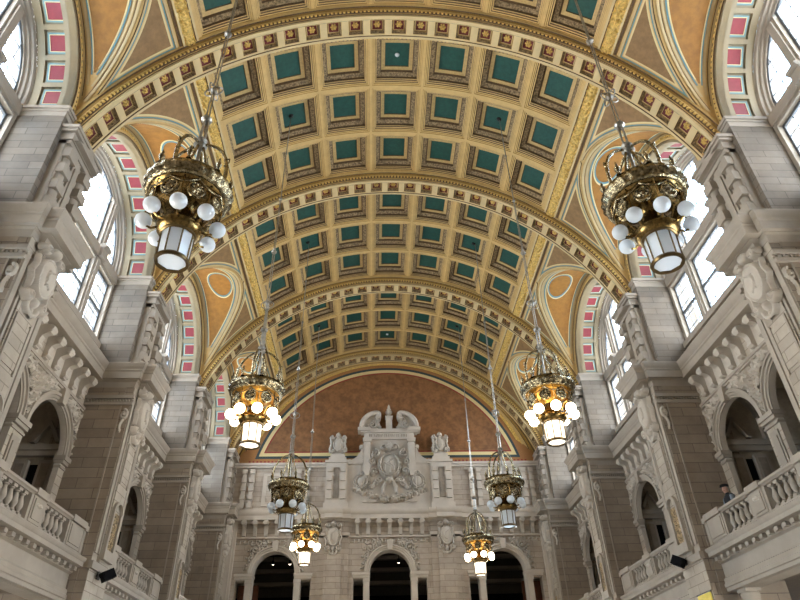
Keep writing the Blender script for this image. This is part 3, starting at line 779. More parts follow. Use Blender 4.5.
def add_pier(s, k, label):
    yc = YP[k]; root = empty('stone_pier', (0, yc, 0))
    tag(root, label, 'pier', 'stone piers along the two side walls')
    bk = .85
    # lower shaft
    M = MB('ashlar'); M.box(s * 8.2, s * 9.95, -PHW, PHW, 0, 10.4)
    M.box(s * 7.97, s * 8.2, -PHW + .03, PHW - .03, 0, 10.4); M.box(s * 7.955, s * 7.975, -PHW + .03, PHW - .03, 0, 10.4, 'ashlar_pale')  # paler front skin: partly two-tone stone, partly brighter light put into colour
    M.build('lower_shaft', root)
    M = MB('stone')
    for q in (-1, 1):   # fillet on the side faces and front pilaster strips
        y = q * PHW
        M.box(s * 8.19, s * 8.23, *sorted((y, y + q * .02)), 6.2, 9.7)
        M.box(s * 7.91, s * 7.98, *sorted((q * .50, q * .64)), 5.6, 9.9); M.box(s * 7.90, s * 7.98, *sorted((q * .37, q * .44)), 5.6, 9.9)
        M.box(s * 7.90, s * 9.35, *sorted((y - q * .02, y + q * .05)), 9.72, 9.82); M.box(s * 7.88, s * 9.35, *sorted((y - q * .02, y + q * .08)), 9.92, 10.02)
        for i in range(16): x = 8.0 + i * .085; M.box(s * x, s * (x + .045), *sorted((y, y + q * .05)), 9.84, 9.90)
    M.box(s * 7.88, s * 7.98, -.34, .34, 5.4, 10.4, 'ashlar_pale'); M.box(s * 7.88, s * 8.0, -PHW - .015, PHW + .015, 5.22, 5.40)
    M.box(s * 7.86, s * 7.89, -.26, .26, 7.6, 8.6, 'ashlar_pale')
    for q in (-1, 1): M.box(s * 7.84, s * 7.89, *sorted((q * .26, q * .31)), 7.5, 8.65)
    M.build('pilaster', root)
    # niche with gilt panel at the foot
    M = MB('stone')
    M.arc([(.32, s * 7.88), (.32, s * 7.80), (.24, s * 7.78), (.22, s * 7.86)], (0, 6.75), -pi / 2, pi / 2, 16, 'x')
    for q in (-1, 1): M.box(s * 7.80, s * 7.89, *sorted((q * .22, q * .32)), 5.75, 6.75)
    M.box(s * 7.78, s * 7.90, -.36, .36, 5.5, 5.75); n_o = M.build('niche_frame', root)
    M = MB('gold'); C, B = scroll_row(-.2, .2, 6.2, .09, .022, .03); C2 = []
    for zz in (6.22, 6.44, 6.66, 6.86): a, b = scroll_row(-.2, .2, zz, .09, .022, .03); C2 += a
    relief_mesh(M, relief(-.21, .21, 6.02, 7.0, .022, C2, [], base=lambda X, Y: X * 0 + .002), lambda u, v, h: (s * (7.86 - h), u, v - .25), 'ornament')
    M.build('gilt_grille', n_o, recalc=False, label='gilded pierced panel')
    # cartouche
    M = MB('stone_carved'); relief_mesh(M, CR, lambda u, v, h: (s * (7.88 - h * 1.0), u * .98, 9.68 + v * .95)); M.build('cartouche', root, recalc=False, label='carved oval shield with scrolls')
    # scrolls on the sides below the cornice
    for q in (-1, 1):
        M = MB('stone_carved')
        C = [(spiral(0, 0, .16, 1.5, pi / 2, 1, .02), .04, .07), (seg((.0, -.16), (.02, -.5), 6, .2), .05, .05)]
        relief_mesh(M, relief(-.25, .25, -.55, .25, .03, C, [(0, 0, .06, .06, .09, .5)]), lambda u, v, h: (s * (8.08 + u * .7), q * (PHW - .03 + h), 9.42 + v)); M.build('side_scroll', root, recalc=False)
    
    # cornice, breaking forward twice
    M = MB('stone')
    cp = [(.0, 10.30), (.04, 10.38), (.08, 10.46), (.16, 10.50), (.16, 10.52), (.30, 10.52), (.30, 10.74), (.33, 10.77), (.33, 10.82), (.38, 10.88), (.42, 10.97), (.42, 11.02)]
    for i in range(len(cp) - 1):
        (o0, z0), (o1, z1) = cp[i], cp[i + 1]
        def loop(o, z):
            ox = min(o, .30) * .62 + max(0, o - .30) * .8; oy = ox * 1.05; of = min(o, .30) * 1.18 + max(0, o - .30) * .8
            pts = [(9.4, -PHW - oy), (7.97 - ox, -PHW - oy), (7.97 - ox, -.36 - of), (7.86 - of, -.36 - of), (7.86 - of, .36 + of), (7.97 - ox, .36 + of), (7.97 - ox, PHW + oy), (9.4, PHW + oy)]
            return [(s * x, y, z) for x, y in pts]
        M.grid([loop(o0, z0), loop(o1, z1)])
    t_ = loop(*cp[-1]); M.add(t_, [tuple(range(8))]); t_ = loop(*cp[0]); M.add(t_, [tuple(range(8))])
    M.build('cornice', root, recalc=False)
    # upper shaft
    M = MB('ashlar_upper_shaded'); M.box(s * 8.30, s * 10.1, -.80, .80, 11.02, 14.08); M.box(s * 8.42, s * 10.1, -.68, .68, 14.3, 16.2, 'cream')
    M.build('upper_shaft', root)
    M = MB('stone'); M.box(s * 8.22, s * 9.56, -.87, .87, 14.30, 14.40); M.box(s * 8.25, s * 9.56, -.84, .84, 14.22, 14.30); M.box(s * 8.28, s * 9.56, -.82, .82, 14.06, 14.22)
    M.build('impost', root)
    # banded half columns
    M = MB('stone')
    M.box(s * 8.12, s * 8.42, -.62, .62, 11.02, 13.8); M.box(s * 8.0, s * 8.3, -.66, .66, 11.02, 11.30)
    M.build('banded_backing', root)
    for q in (-1, 0, 1):
        M = MB('stone'); w = .15
        if q == 0:
            M.box(s * 8.06, s * 8.2, -.14, .14, 11.3, 13.3); M.box(s * 8.02, s * 8.2, -.08, .08, 11.6, 13.0)
        else:
            yq = q * .42; M.lathe([(w - .02, 11.3), (w - .02, 13.3)], (s * 8.12, yq, 0), 16)
            for i in range(4):
                z = 11.34 + i * .52; M.box(s * 7.94, s * 8.24, yq - .18, yq + .18, z, z + .27)
        M.build('banded_column' if q else 'centre_panel', root)
    # capital below the transverse arch
    M = MB('stone')
    for (o, z0, z1) in ((.0, 13.30, 13.42), (.04, 13.42, 13.52), (.02, 13.52, 13.66), (.10, 13.66, 13.74), (.14, 13.74, 13.84)):
        M.box(s * (8.02 - o), s * 8.32, -.62 - o, .62 + o, z0, z1)
    M.prism([(-.58, 13.44), (.58, 13.44), (0, 13.70)], s * 7.84, s * 8.0, 'x')
    M.build('capital', root)
    # springer block behind the foot of the rib
    M = MB('cream'); M.box(s * 8.2, s * 8.45, -.375, .375, 13.84, 14.5); M.build('springer', root)
    return root
ORD = {1: 'nearest the camera', 2: 'second from the camera', 3: 'third from the camera', 4: 'farthest, beside the end wall'}
for s, nm in ((-1, 'left'), (1, 'right')):
    for k in (1, 2, 3, 4): add_pier(s, k, 'tall stone pier with carved shield on the %s side, %s' % (nm, ORD[k]))

# ============================================================ END WALL
we = MB('ashlar_end'); Y = YE
root_e = empty('wall_end', (.06, 0, 0)); tag(root_e, kind='structure')
ECS = (-5.6, 0.0, 5.6)
def end_h(x):
    for c in ECS:
        d = abs(x - c)
        if d < 1.0 - 1e-6: return 8.02 + sqrt(1.0 - d * d), 0
        if 1.30 < d < 1.78: return 7.72, 0
    return 0, None
xs = {-9.5, 9.5}
for c in ECS:
    for i in range(25): xs.add(c + (1.0 - 1e-5) * cos(pi * i / 24))
    for d in (1.0 + 1e-5, 1.30 - 1e-5, 1.30 + 1e-5, 1.78 - 1e-5, 1.78 + 1e-5): xs.add(c - d); xs.add(c + d)
xs = sorted(xs)
for a, b in zip(xs, xs[1:]):
    ha, hb = end_h(a)[0], end_h(b)[0]
    if b - a < 3e-5 and abs(ha - hb) > .5:
        h = max(ha, hb) if min(ha, hb) < 1 else 8.0
        h = 8.0 if h > 7.9 else 7.72
        we.add([(a, Y, 0), (a, Y + .6, 0), (a, Y + .6, h), (a, Y, h)], [(0, 1, 2, 3)], 'stone_light'); continue
    we.add([(a, Y, ha), (b, Y, hb), (b, Y, 10.9), (a, Y, 10.9)], [(0, 1, 2, 3)])
    we.add([(a, Y + .6, ha), (b, Y + .6, hb), (b, Y + .6, 10.9), (a, Y + .6, 10.9)], [(0, 1, 2, 3)])
    if ha > 0: we.add([(a, Y, ha), (b, Y, hb), (b, Y + .6, hb), (a, Y + .6, ha)], [(0, 1, 2, 3)], 'stone_light')
we.build('arcade_arches', root_e, recalc=False)
M = MB('stone_light')
for c in ECS:
    M.arc([(1.28, Y), (1.26, Y - .10), (1.19, Y - .12), (1.17, Y - .07), (1.09, Y - .07), (1.07, Y - .04), (1.0, Y - .04), (1.0, Y)], (c, 8.02), -pi / 2, pi / 2, 40, 'y')
    M.prism([(c - .10, 8.99), (c + .10, 8.99), (c + .16, 9.46), (c - .16, 9.46)], Y - .22, Y, 'y')
    for q in (-1, 1):
        a, b = sorted((c + q * .97, c + q * 1.85)); M.box(a, b, Y - .12, Y + .6, 7.88, 8.0); M.box(a + .03, b - .03, Y - .07, Y + .6, 7.76, 7.88)
        for d in (1.15, 1.90): 
            a, b = sorted((c + q * (d - .14), c + q * (d + .14))); 
            M.box(a, b, Y - .06, Y + .5, 0, 7.6) if d < 1.5 else None
            M.box(a - .03, b + .03, Y - .10, Y + .1, 7.58, 7.74) if d < 1.5 else None
M.box(-9.3, 9.3, Y - .10, Y, 9.62, 9.70)
M.build('arch_mouldings', root_e, recalc=False)
for c in ECS:
    M = MB('stone_carved'); frieze_relief(M, 1.95, (0,), 1.02, 8.0, 9.6, lambda u, v, h, c=c: (c + u, Y - h, v)); 
    M.build('carved_frieze', root_e, recalc=False)
# corbels of the end wall
M = MB('stone_carved'); P = [(0, 0), (.10, .02), (.14, .12), (.13, .26), (.18, .42), (.28, .50), (.38, .52), (.40, .60), (.40, .72), (0, .72)]
M.prism([(Y - p[0] + 0, p[1]) for p in P], -.085, .085, 'x'); M.tube([(x, Y - .32, .60) for x in (-.13, .13)], .08, 10)
M.v = [(p[0], p[1] - Y, p[2]) for p in M.v]
cb_o = None
for c in ECS:
    for i in range(7):
        x = c + (i - 3) * .54
        if cb_o is None: cb_o = M.build('corbel', root_e, (x, Y, 9.72))
        else: inst(cb_o, None, root_e, (x, Y, 9.72))
# wide pilasters between the arches with a cartouche each
for x in (-2.8, 2.8):
    M = MB('ashlar_end'); M.box(x - .75, x + .75, Y - .10, Y, 0, 10.4); M.box(x - .42, x + .42, Y - .22, Y, 0, 10.4)
    M.box(x - .80, x + .80, Y - .14, Y, 9.7, 9.85, 'stone_light'); p_o = M.build('wall_pilaster', root_e)
    M = MB('stone_carved'); relief_mesh(M, CR, lambda u, v, h, x=x: (x + u * .85, Y - .22 - h, 9.62 + v * .88)); M.build('cartouche', p_o, recalc=False)
for x in (-7.85, 7.85):
    M = MB('stone_light'); M.box(x - .28, x + .28, Y - .14, Y, 0, 10.4); M.box(x - .16, x + .16, Y - .2, Y, 0, 10.3, 'stone_carved'); M.build('wall_pilaster', root_e)
# cornice
M = MB('stone_light')
for (x0, x1, o) in ((-9, 9, 0), (-3.65, -1.95, .15), (1.95, 3.65, .15), (-3.25, -2.35, .28), (2.35, 3.25, .28)):
    prof = [(0, 10.36), (.06, 10.44), (.34, 10.46), (.34, 10.66), (.38, 10.70), (.44, 10.82), (.44, 10.90), (0, 10.95)]
    rows = [[(x0 - (q if o else 0) * .0, Y - o - q, z), (x1, Y - o - q, z)] for q, z in prof]; M.grid(rows)
    if o:
        for xx in (x0, x1): M.add([(xx, Y - o - q, z) for q, z in prof] + [(xx, Y, 10.95), (xx, Y, 10.36)], [tuple(range(len(prof) + 2))])
M.build('cornice', root_e, recalc=False)
# attic wall
M = MB('ashlar_end'); M.box(-8.6, 8.6, Y, Y + .5, 10.9, 13.3)
for q in (-1, 1):
    for (a, b, o) in ((4.2, 4.45, .12), (4.6, 4.85, .12), (7.0, 7.25, .12), (7.4, 7.65, .12)):
        for i in range(5): z = 11.1 + i * .44; M.box(*sorted((q * a, q * b)), Y - o - .05, Y, z, z + .24, 'stone_light')
        M.box(*sorted((q * (a + .03), q * (b - .03))), Y - o + .04, Y, 10.95, 13.1, 'stone_light')
    # window-like recessed panel
    M.box(*sorted((q * 5.25, q * 6.55)), Y - .05, Y, 11.2, 12.9, 'stone_light'); M.box(*sorted((q * 5.45, q * 6.35)), Y - .075, Y - .04, 11.35, 12.75, 'ashlar_end')
    M.box(*sorted((q * 4.0, q * 4.95)), Y - .02, Y, 13.05, 13.2, 'stone_light')
M.box(-8.6, 8.6, Y - .06, Y + .5, 10.9, 11.1, 'stone_light')
M.build('attic', root_e, recalc=False)
M = MB('stone_light'); M.box(-8.6, 8.6, Y - .22, Y + .5, 13.3, 13.42); M.box(-8.6, 8.6, Y - .14, Y + .5, 13.18, 13.30); M.build('attic_coping', root_e)
for q in (-1, 1):     # attic piers carrying the cartouches
    x = q * 2.75; M = MB('stone_light'); M.box(x - .55, x + .55, Y - .30, Y, 10.95, 13.5); M.box(x - .62, x + .62, Y - .38, Y, 13.36, 13.50); M.box(x - .62, x + .62, Y - .36, Y, 10.95, 11.25)
    for d in (-.34, .34):
        for i in range(4): z = 11.45 + i * .47; M.box(x + d - .13, x + d + .13, Y - .42, Y - .3, z, z + .27)
    M.box(x - .15, x + .15, Y - .32, Y - .29, 11.5, 13.1, 'stone_dark'); M.build('attic_pier', root_e)
# painted lunette above
M = MB('marble_brown'); YL = Y + .02
zc = 11.87
def lun(R, zb, m, y):
    a = acos((zb - zc) / R); P = [(R * sin(-a + 2 * a * i / 60), y, zc + R * cos(-a + 2 * a * i / 60)) for i in range(61)]
    M.add(P, [tuple(range(61))], m)
M.box(-8.9, 8.9, Y + .1, Y + .3, 13.2, 20.4, 'tan')
lun(7.60, 13.44, 'tan', Y + .09); lun(7.38, 13.74, 'night_blue', Y + .085); lun(7.24, 13.88, 'pale_yellow', Y + .08); lun(7.05, 14.06, 'brick_red', Y + .075); lun(6.97, 14.13, 'marble_brown', Y + .07)
for i in range(-37, 38):
    M.box(i * .2 - .05, i * .2 + .05, Y + .07, Y + .09, 13.54, 13.62, 'brick_red')
M.build('painted_lunette', root_e, recalc=False, label='brown painted half-moon wall with red, cream and blue borders')
M = MB('gold')    # gilded inner archivolt against the end wall
for (ro, ri, ya, m) in ((8.66, 8.50, Y - .06, 'cream'), (8.50, 8.34, Y - .0, 'umber'), (8.34, 8.14, Y - .05, 'ochre'), (8.14, 8.05, Y, 'umber'), (8.05, 7.8, Y - .05, 'cream'), (7.8, 7.5, Y + .02, 'gold')):
    n = 72; rows = [[], [], [], []]
    for i in range(n + 1):
        t = -D(72) + D(144) * i / n
        def pt(f, y):
            # blend between rib circle and lunette circle
            a = (f - 7.5) / (8.66 - 7.5); tt = t * (1 - .055 * (1 - a)); zc_ = ZC * a + zc * (1 - a); R = 8.66 * a + 7.58 * (1 - a)
            return (R * sin(tt), y, max(zc_ + R * cos(tt), 13.42))
        rows[0].append(pt(ro, Y + .1)); rows[1].append(pt(ro, ya)); rows[2].append(pt(ri, ya)); rows[3].append(pt(ri, Y + .1))
    M.grid(rows, m)
M.build('gilded_archivolt', root_e, recalc=False)

# ---- pediment with the coat of arms
ped = empty('carved_pediment', (.08, Y, 11.0)); ped.scale = (1.06, 1, 1); tag(ped, 'large carved stone coat of arms with broken curved pediment on the end wall', 'pediment')
def pbox(M, x0, x1, o0, o1, z0, z1, m=None): M.box(x0, x1, -o1, -o0, z0 - 11, z1 - 11, m)
M = MB('stone_light'); pbox(M, -2.2, 2.2, 0, .17, 10.95, 13.44); pbox(M, -1.32, 1.32, 0, .24, 11.3, 14.62); pbox(M, -2.2, 2.2, 0, .22, 10.95, 11.2); M.build('back_panel', ped)
for q in (-1, 1):
    M = MB('stone_light'); pbox(M, *sorted((q * .95, q * 1.27)), .2, .42, 12.75, 14.6); pbox(M, *sorted((q * 1.0, q * 1.22)), .2, .50, 12.6, 12.9); pbox(M, *sorted((q * .9, q * 1.32)), .2, .52, 14.45, 14.62); M.build('pilaster', ped)
    M = MB('stone_light'); # concave side volute
    P = [(q * 1.32, 13.35), (q * 2.1, 13.35), (q * 2.1, 13.5)] + [(q * (2.1 - .75 * sin(a)), 13.5 + 1.0 * (1 - cos(a))) for a in [pi / 2 * i / 10 for i in range(1, 11)]]
    M.prism([(x, z - 11) for x, z in P], -.25, 0, 'y'); M.tube([(q * 1.98, -.3, 2.42), (q * 1.98, 0, 2.42)], .13, 12); M.tube([(q * 1.42, -.3, 3.25), (q * 1.42, 0, 3.25)], .10, 12); M.build('side_volute', ped)
    # swan-neck
    c = (q * .78, 15.08); path = []
    for i in range(23): a = pi * i / 22 * .5; path.append((q * (.62 + .92 * cos(a)), 15.28 + .95 * sin(a)))
    path += [(q * (.62 - .22 * sin(a)), 16.02 + .21 * cos(a)) for a in [pi * j / 8 for j in range(1, 9)]]
    M = MB('stone_light')
    rows = []
    for i, (x, z) in enumerate(path):
        a = path[max(i - 1, 0)]; b = path[min(i + 1, len(path) - 1)]; tx, tz = b[0] - a[0], b[1] - a[1]; l = math.hypot(tx, tz); nx, nz = -tz / l * -q, tx / l * -q
        nx, nz = (tz / l * q, -tx / l * q); w = .20 if i < 22 else .20 * (1 - (i - 21) / 14)
        rows.append([(x, -.02, z - 11), (x, -.55, z - 11), (x - nx * w * .4, -.60, z - nz * w * .4 - 11), (x - nx * w, -.50, z - nz * w - 11), (x - nx * w, -.02, z - nz * w - 11)])
    M.grid(rows, None, True); M.add(rows[0], [(0, 1, 2, 3, 4)]); M.add(rows[-1], [(0, 1, 2, 3, 4)])
    M.tube([(q * .56, -.55, 4.90), (q * .56, 0, 4.90)], .13, 14)
    Pf = [(q * .35, 15.2), (q * 1.45, 15.2)] + [(q * (.62 + .78 * cos(a)), 15.25 + .78 * sin(a)) for a in [pi / 2 * i / 10 for i in range(11)]]
    M.prism([(x, z - 11) for x, z in Pf], -.25, 0, 'y')
    C = [(spiral(q * .85, 15.52, .22, 1.5, pi / 2, q, .02), .045, .1), (spiral(q * 1.2, 15.4, .12, 1.4, 0, -q, .02), .035, .08), (spiral(q * .5, 15.36, .10, 1.3, pi, q, .02), .03, .08), (seg((q * .6, 15.9), (q * .85, 15.75), 6, .3), .05, .08)]
    relief_mesh(M, relief(min(q * .3, q * 1.45), max(q * .3, q * 1.45), 15.2, 16.1, .03, C, []), lambda u, v, h: (u, -.25 - h, v - 11)); M.build('swan_neck', ped)
M = MB('stone_light'); pbox(M, -1.35, 1.35, 0, .40, 14.62, 14.72); pbox(M, -1.28, 1.28, 0, .34, 14.72, 15.0); pbox(M, -1.45, 1.45, 0, .48, 15.0, 15.08); pbox(M, -1.6, -.95, 0, .62, 15.06, 15.24); pbox(M, .95, 1.6, 0, .62, 15.06, 15.24); pbox(M, -.95, .95, 0, .46, 15.08, 15.2)
rn = random.Random(5); C = []
for i in range(24):
    x = -.98 + i * .085
    if rn.random() < .8: C.append((seg((x, 14.80), (x + rn.choice((0, .03, -.03)), 14.92), 2), .012, .03))
relief_mesh(M, relief(-1.05, 1.05, 14.77, 14.95, .014, C, []), lambda u, v, h: (u, -.34 - h, v - 11), 'stone'); M.build('entablature', ped)
M = MB('stone_light'); pbox(M, -.16, .16, .05, .40, 15.2, 15.95); pbox(M, -.2, .2, .02, .44, 15.90, 15.98); M.lathe([(.12, 0), (.06, .06), (.07, .10), (.16, .2), (.18, .32), (.10, .42), (.13, .46), (.06, .52), (.07, .62), (.03, .72), (.001, .76)], (0, -.22, 4.98), 14); M.build('finial', ped)
# arms
C = []; B = []; el = lambda cx, cy, rx, ry, n=44: [(cx + rx * cos(2 * pi * i / n), cy + ry * sin(2 * pi * i / n)) for i in range(n + 1)]
cz = 13.18
C.append((el(0, cz, .40, .56), .045, .26)); C.append((el(0, cz, .47, .63), .03, .2)); B.append((0, cz, .40, .56, .24, .35))
C += [(seg((-.2, cz - .3), (.15, cz + .25), 8, .2), .03, .27), (seg((.2, cz - .3), (0, cz + .05), 8, -.2), .03, .27), (seg((0, cz - .4), (.03, cz + .3), 8), .025, .27), (seg((-.2, cz + .1), (.05, cz - .1), 6), .025, .27)]
for q in (-1, 1):
    pi2 = pi / 2
    C += [(spiral(q * .62, cz + .62, .20, 1.4, pi2, q, .03), .055, .22), (spiral(q * .72, cz + .18, .17, 1.3, pi2, -q, .03), .05, .2), (spiral(q * .66, cz - .30, .19, 1.3, -pi2, q, .03), .055, .2),
          (spiral(q * .45, cz - .75, .16, 1.3, pi, -q, .03), .05, .2), (spiral(q * .22, cz + .95, .15, 1.3, 0, q, .03), .05, .22), (seg((q * .85, cz - .1), (q * .80, cz + .55), 8, .15 * q), .05, .15)]
B += [(0, cz + .95, .17, .2, .3, .5), (0, cz + 1.12, .10, .10, .22, .5), (0, cz - .72, .16, .18, .24, .5)]
M = MB('stone_carved'); relief_mesh(M, relief(-1.02, 1.02, 12.1, 14.45, .03, C, B), lambda u, v, h: (u * 1.17, -.24 - h * 1.25, cz - 11 + (v - cz) * 1.06)); M.build('coat_of_arms', ped, recalc=False)
C = []; B = []
for q in (-1, 1):
    C += [(el(q * 1.38, 12.35, .27, .33), .045, .16), (el(q * 1.38, 12.35, .36, .42), .03, .1)]; B.append((q * 1.38, 12.35, .24, .30, .18, .4))
    C += [(spiral(q * 1.38, 12.82, .10, 1.2, 0, q, .02), .035, .12), (seg((q * .85, 12.0), (q * .2, 12.3), 8, -.3 * q), .06, .12), (seg((q * .16, 12.3), (q * .3, 11.75), 8, .15 * q), .07, .16), (spiral(q * .65, 12.25, .15, 1.3, 0, -q, .02), .04, .12), (spiral(q * .9, 12.05, .12, 1.3, pi, q, .02), .04, .12)]
    for i in range(14):
        t = i / 13; x = q * (1.75 - 1.6 * t); z = 12.0 - .42 * sin(pi * t * .5) - .15 * t; r_g = .07 + .06 * ((i * 7) % 5) / 4; B.append((x, z + .03 * ((i * 3) % 4 - 1.5), r_g, r_g * .9, .20, .5)); B.append((x + .05, z - .13 + .03 * (i % 3), .06, .055, .13, .5))
        if i % 2: B.append((x, z + .13, .06, .05, .11, .5))
M = MB('stone_carved'); relief_mesh(M, relief(-1.95, 1.95, 11.2, 12.98, .033, C, B), lambda u, v, h: (u, -.17 - h * 1.3 - (.10 if abs(u) < 1.32 and v > 11.3 else 0), v - 11)); M.build('garland', ped, recalc=False, label='fruit garland with two small side shields')
# cartouche finials on the attic piers
for q, nm in ((-1, 'left'), (1, 'right')):
    o = empty('cartouche_finial', (q * 2.75 + .08, Y - .12, 13.5)); tag(o, 'carved stone cartouche finial standing on the attic pier %s of the coat of arms' % nm, 'finial', 'carved finials on the end wall')
    M = MB('stone_light'); M.box(-.46, .46, -.22, .14, 0, .16); M.box(-.38, .38, -.2, .12, .16, .34); M.build('plinth', o)
    M = MB('stone_carved')
    M.lathe([(.26, .34), (.34, .5), (.38, .8), (.36, 1.1), (.26, 1.32), (.16, 1.42), (.12, 1.52), (.05, 1.62), (.001, 1.64)], (0, 0, 0), 18)
    M.v = [(p[0], p[1] * .5, p[2]) for p in M.v]
    M.build('body', o)
    C = [(el(0, .86, .24, .36), .045, .12)]; B = [(0, .86, .22, .34, .15, .4), (0, 1.38, .12, .13, .2, .5)]
    for w in (-1, 1): C += [(spiral(w * .34, .52, .12, 1.3, 0, w, .02), .045, .16), (spiral(w * .30, 1.22, .12, 1.3, pi / 2, -w, .02), .045, .16), (seg((w * .42, .62), (w * .38, 1.12), 6, .1 * w), .06, .12)]
    M = MB('stone_carved'); relief_mesh(M, relief(-.5, .5, .34, 1.7, .028, C, B), lambda u, v, h: (u, -.17 - h, v)); M.build('shield', o, recalc=False)

# ---- room behind the end arches
M = MB('back_wall_dark')
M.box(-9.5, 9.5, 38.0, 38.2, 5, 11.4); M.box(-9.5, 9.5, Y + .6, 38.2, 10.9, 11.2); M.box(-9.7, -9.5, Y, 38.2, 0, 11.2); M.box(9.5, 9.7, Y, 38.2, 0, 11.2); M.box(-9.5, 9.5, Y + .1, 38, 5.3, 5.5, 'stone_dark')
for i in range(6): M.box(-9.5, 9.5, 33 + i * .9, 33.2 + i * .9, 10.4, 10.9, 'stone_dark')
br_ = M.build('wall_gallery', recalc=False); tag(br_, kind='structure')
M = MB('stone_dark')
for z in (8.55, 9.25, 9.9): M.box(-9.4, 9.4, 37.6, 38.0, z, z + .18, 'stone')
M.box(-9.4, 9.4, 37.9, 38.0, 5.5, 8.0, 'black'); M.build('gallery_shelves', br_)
for i, (x, lab) in enumerate(((-6.1, 'left'), (-5.2, 'left'), (.6, 'centre'), (5.0, 'right'), (5.75, 'right'))):
    o = empty('spotlight', (x, 35.0, 9.2 + (.35 if i in (3, 4) else 0)));
    tag(o, 'small ceiling spotlight seen through the %s end arch%s' % (lab, ', the %s one' % ('left-hand' if i in (0, 3) else 'right-hand') if i != 2 else ''), 'spotlight', 'spotlights behind the end arches')
    b = MB('black'); b.lathe([(.001, .12), (.07, .12), (.08, -.08), (.06, -.09)], n=12); b.tube([(0, 0, .12), (0, 0, 1.25)], .015, 6); b.build('housing', o)
    l = MB('bright_lamp'); l.lathe([(.001, -.085), (.06, -.085)], n=12); l.build('lens', o, recalc=False)
for x, lab in ((-7.0, 'left'), (7.3, 'right')):
    M = MB('red_wood'); M.box(x - .5, x + .5, 33.6, 33.7, 5.5, 7.85); tag(M.build('door_1' if lab == 'left' else 'door_2'), kind='structure')

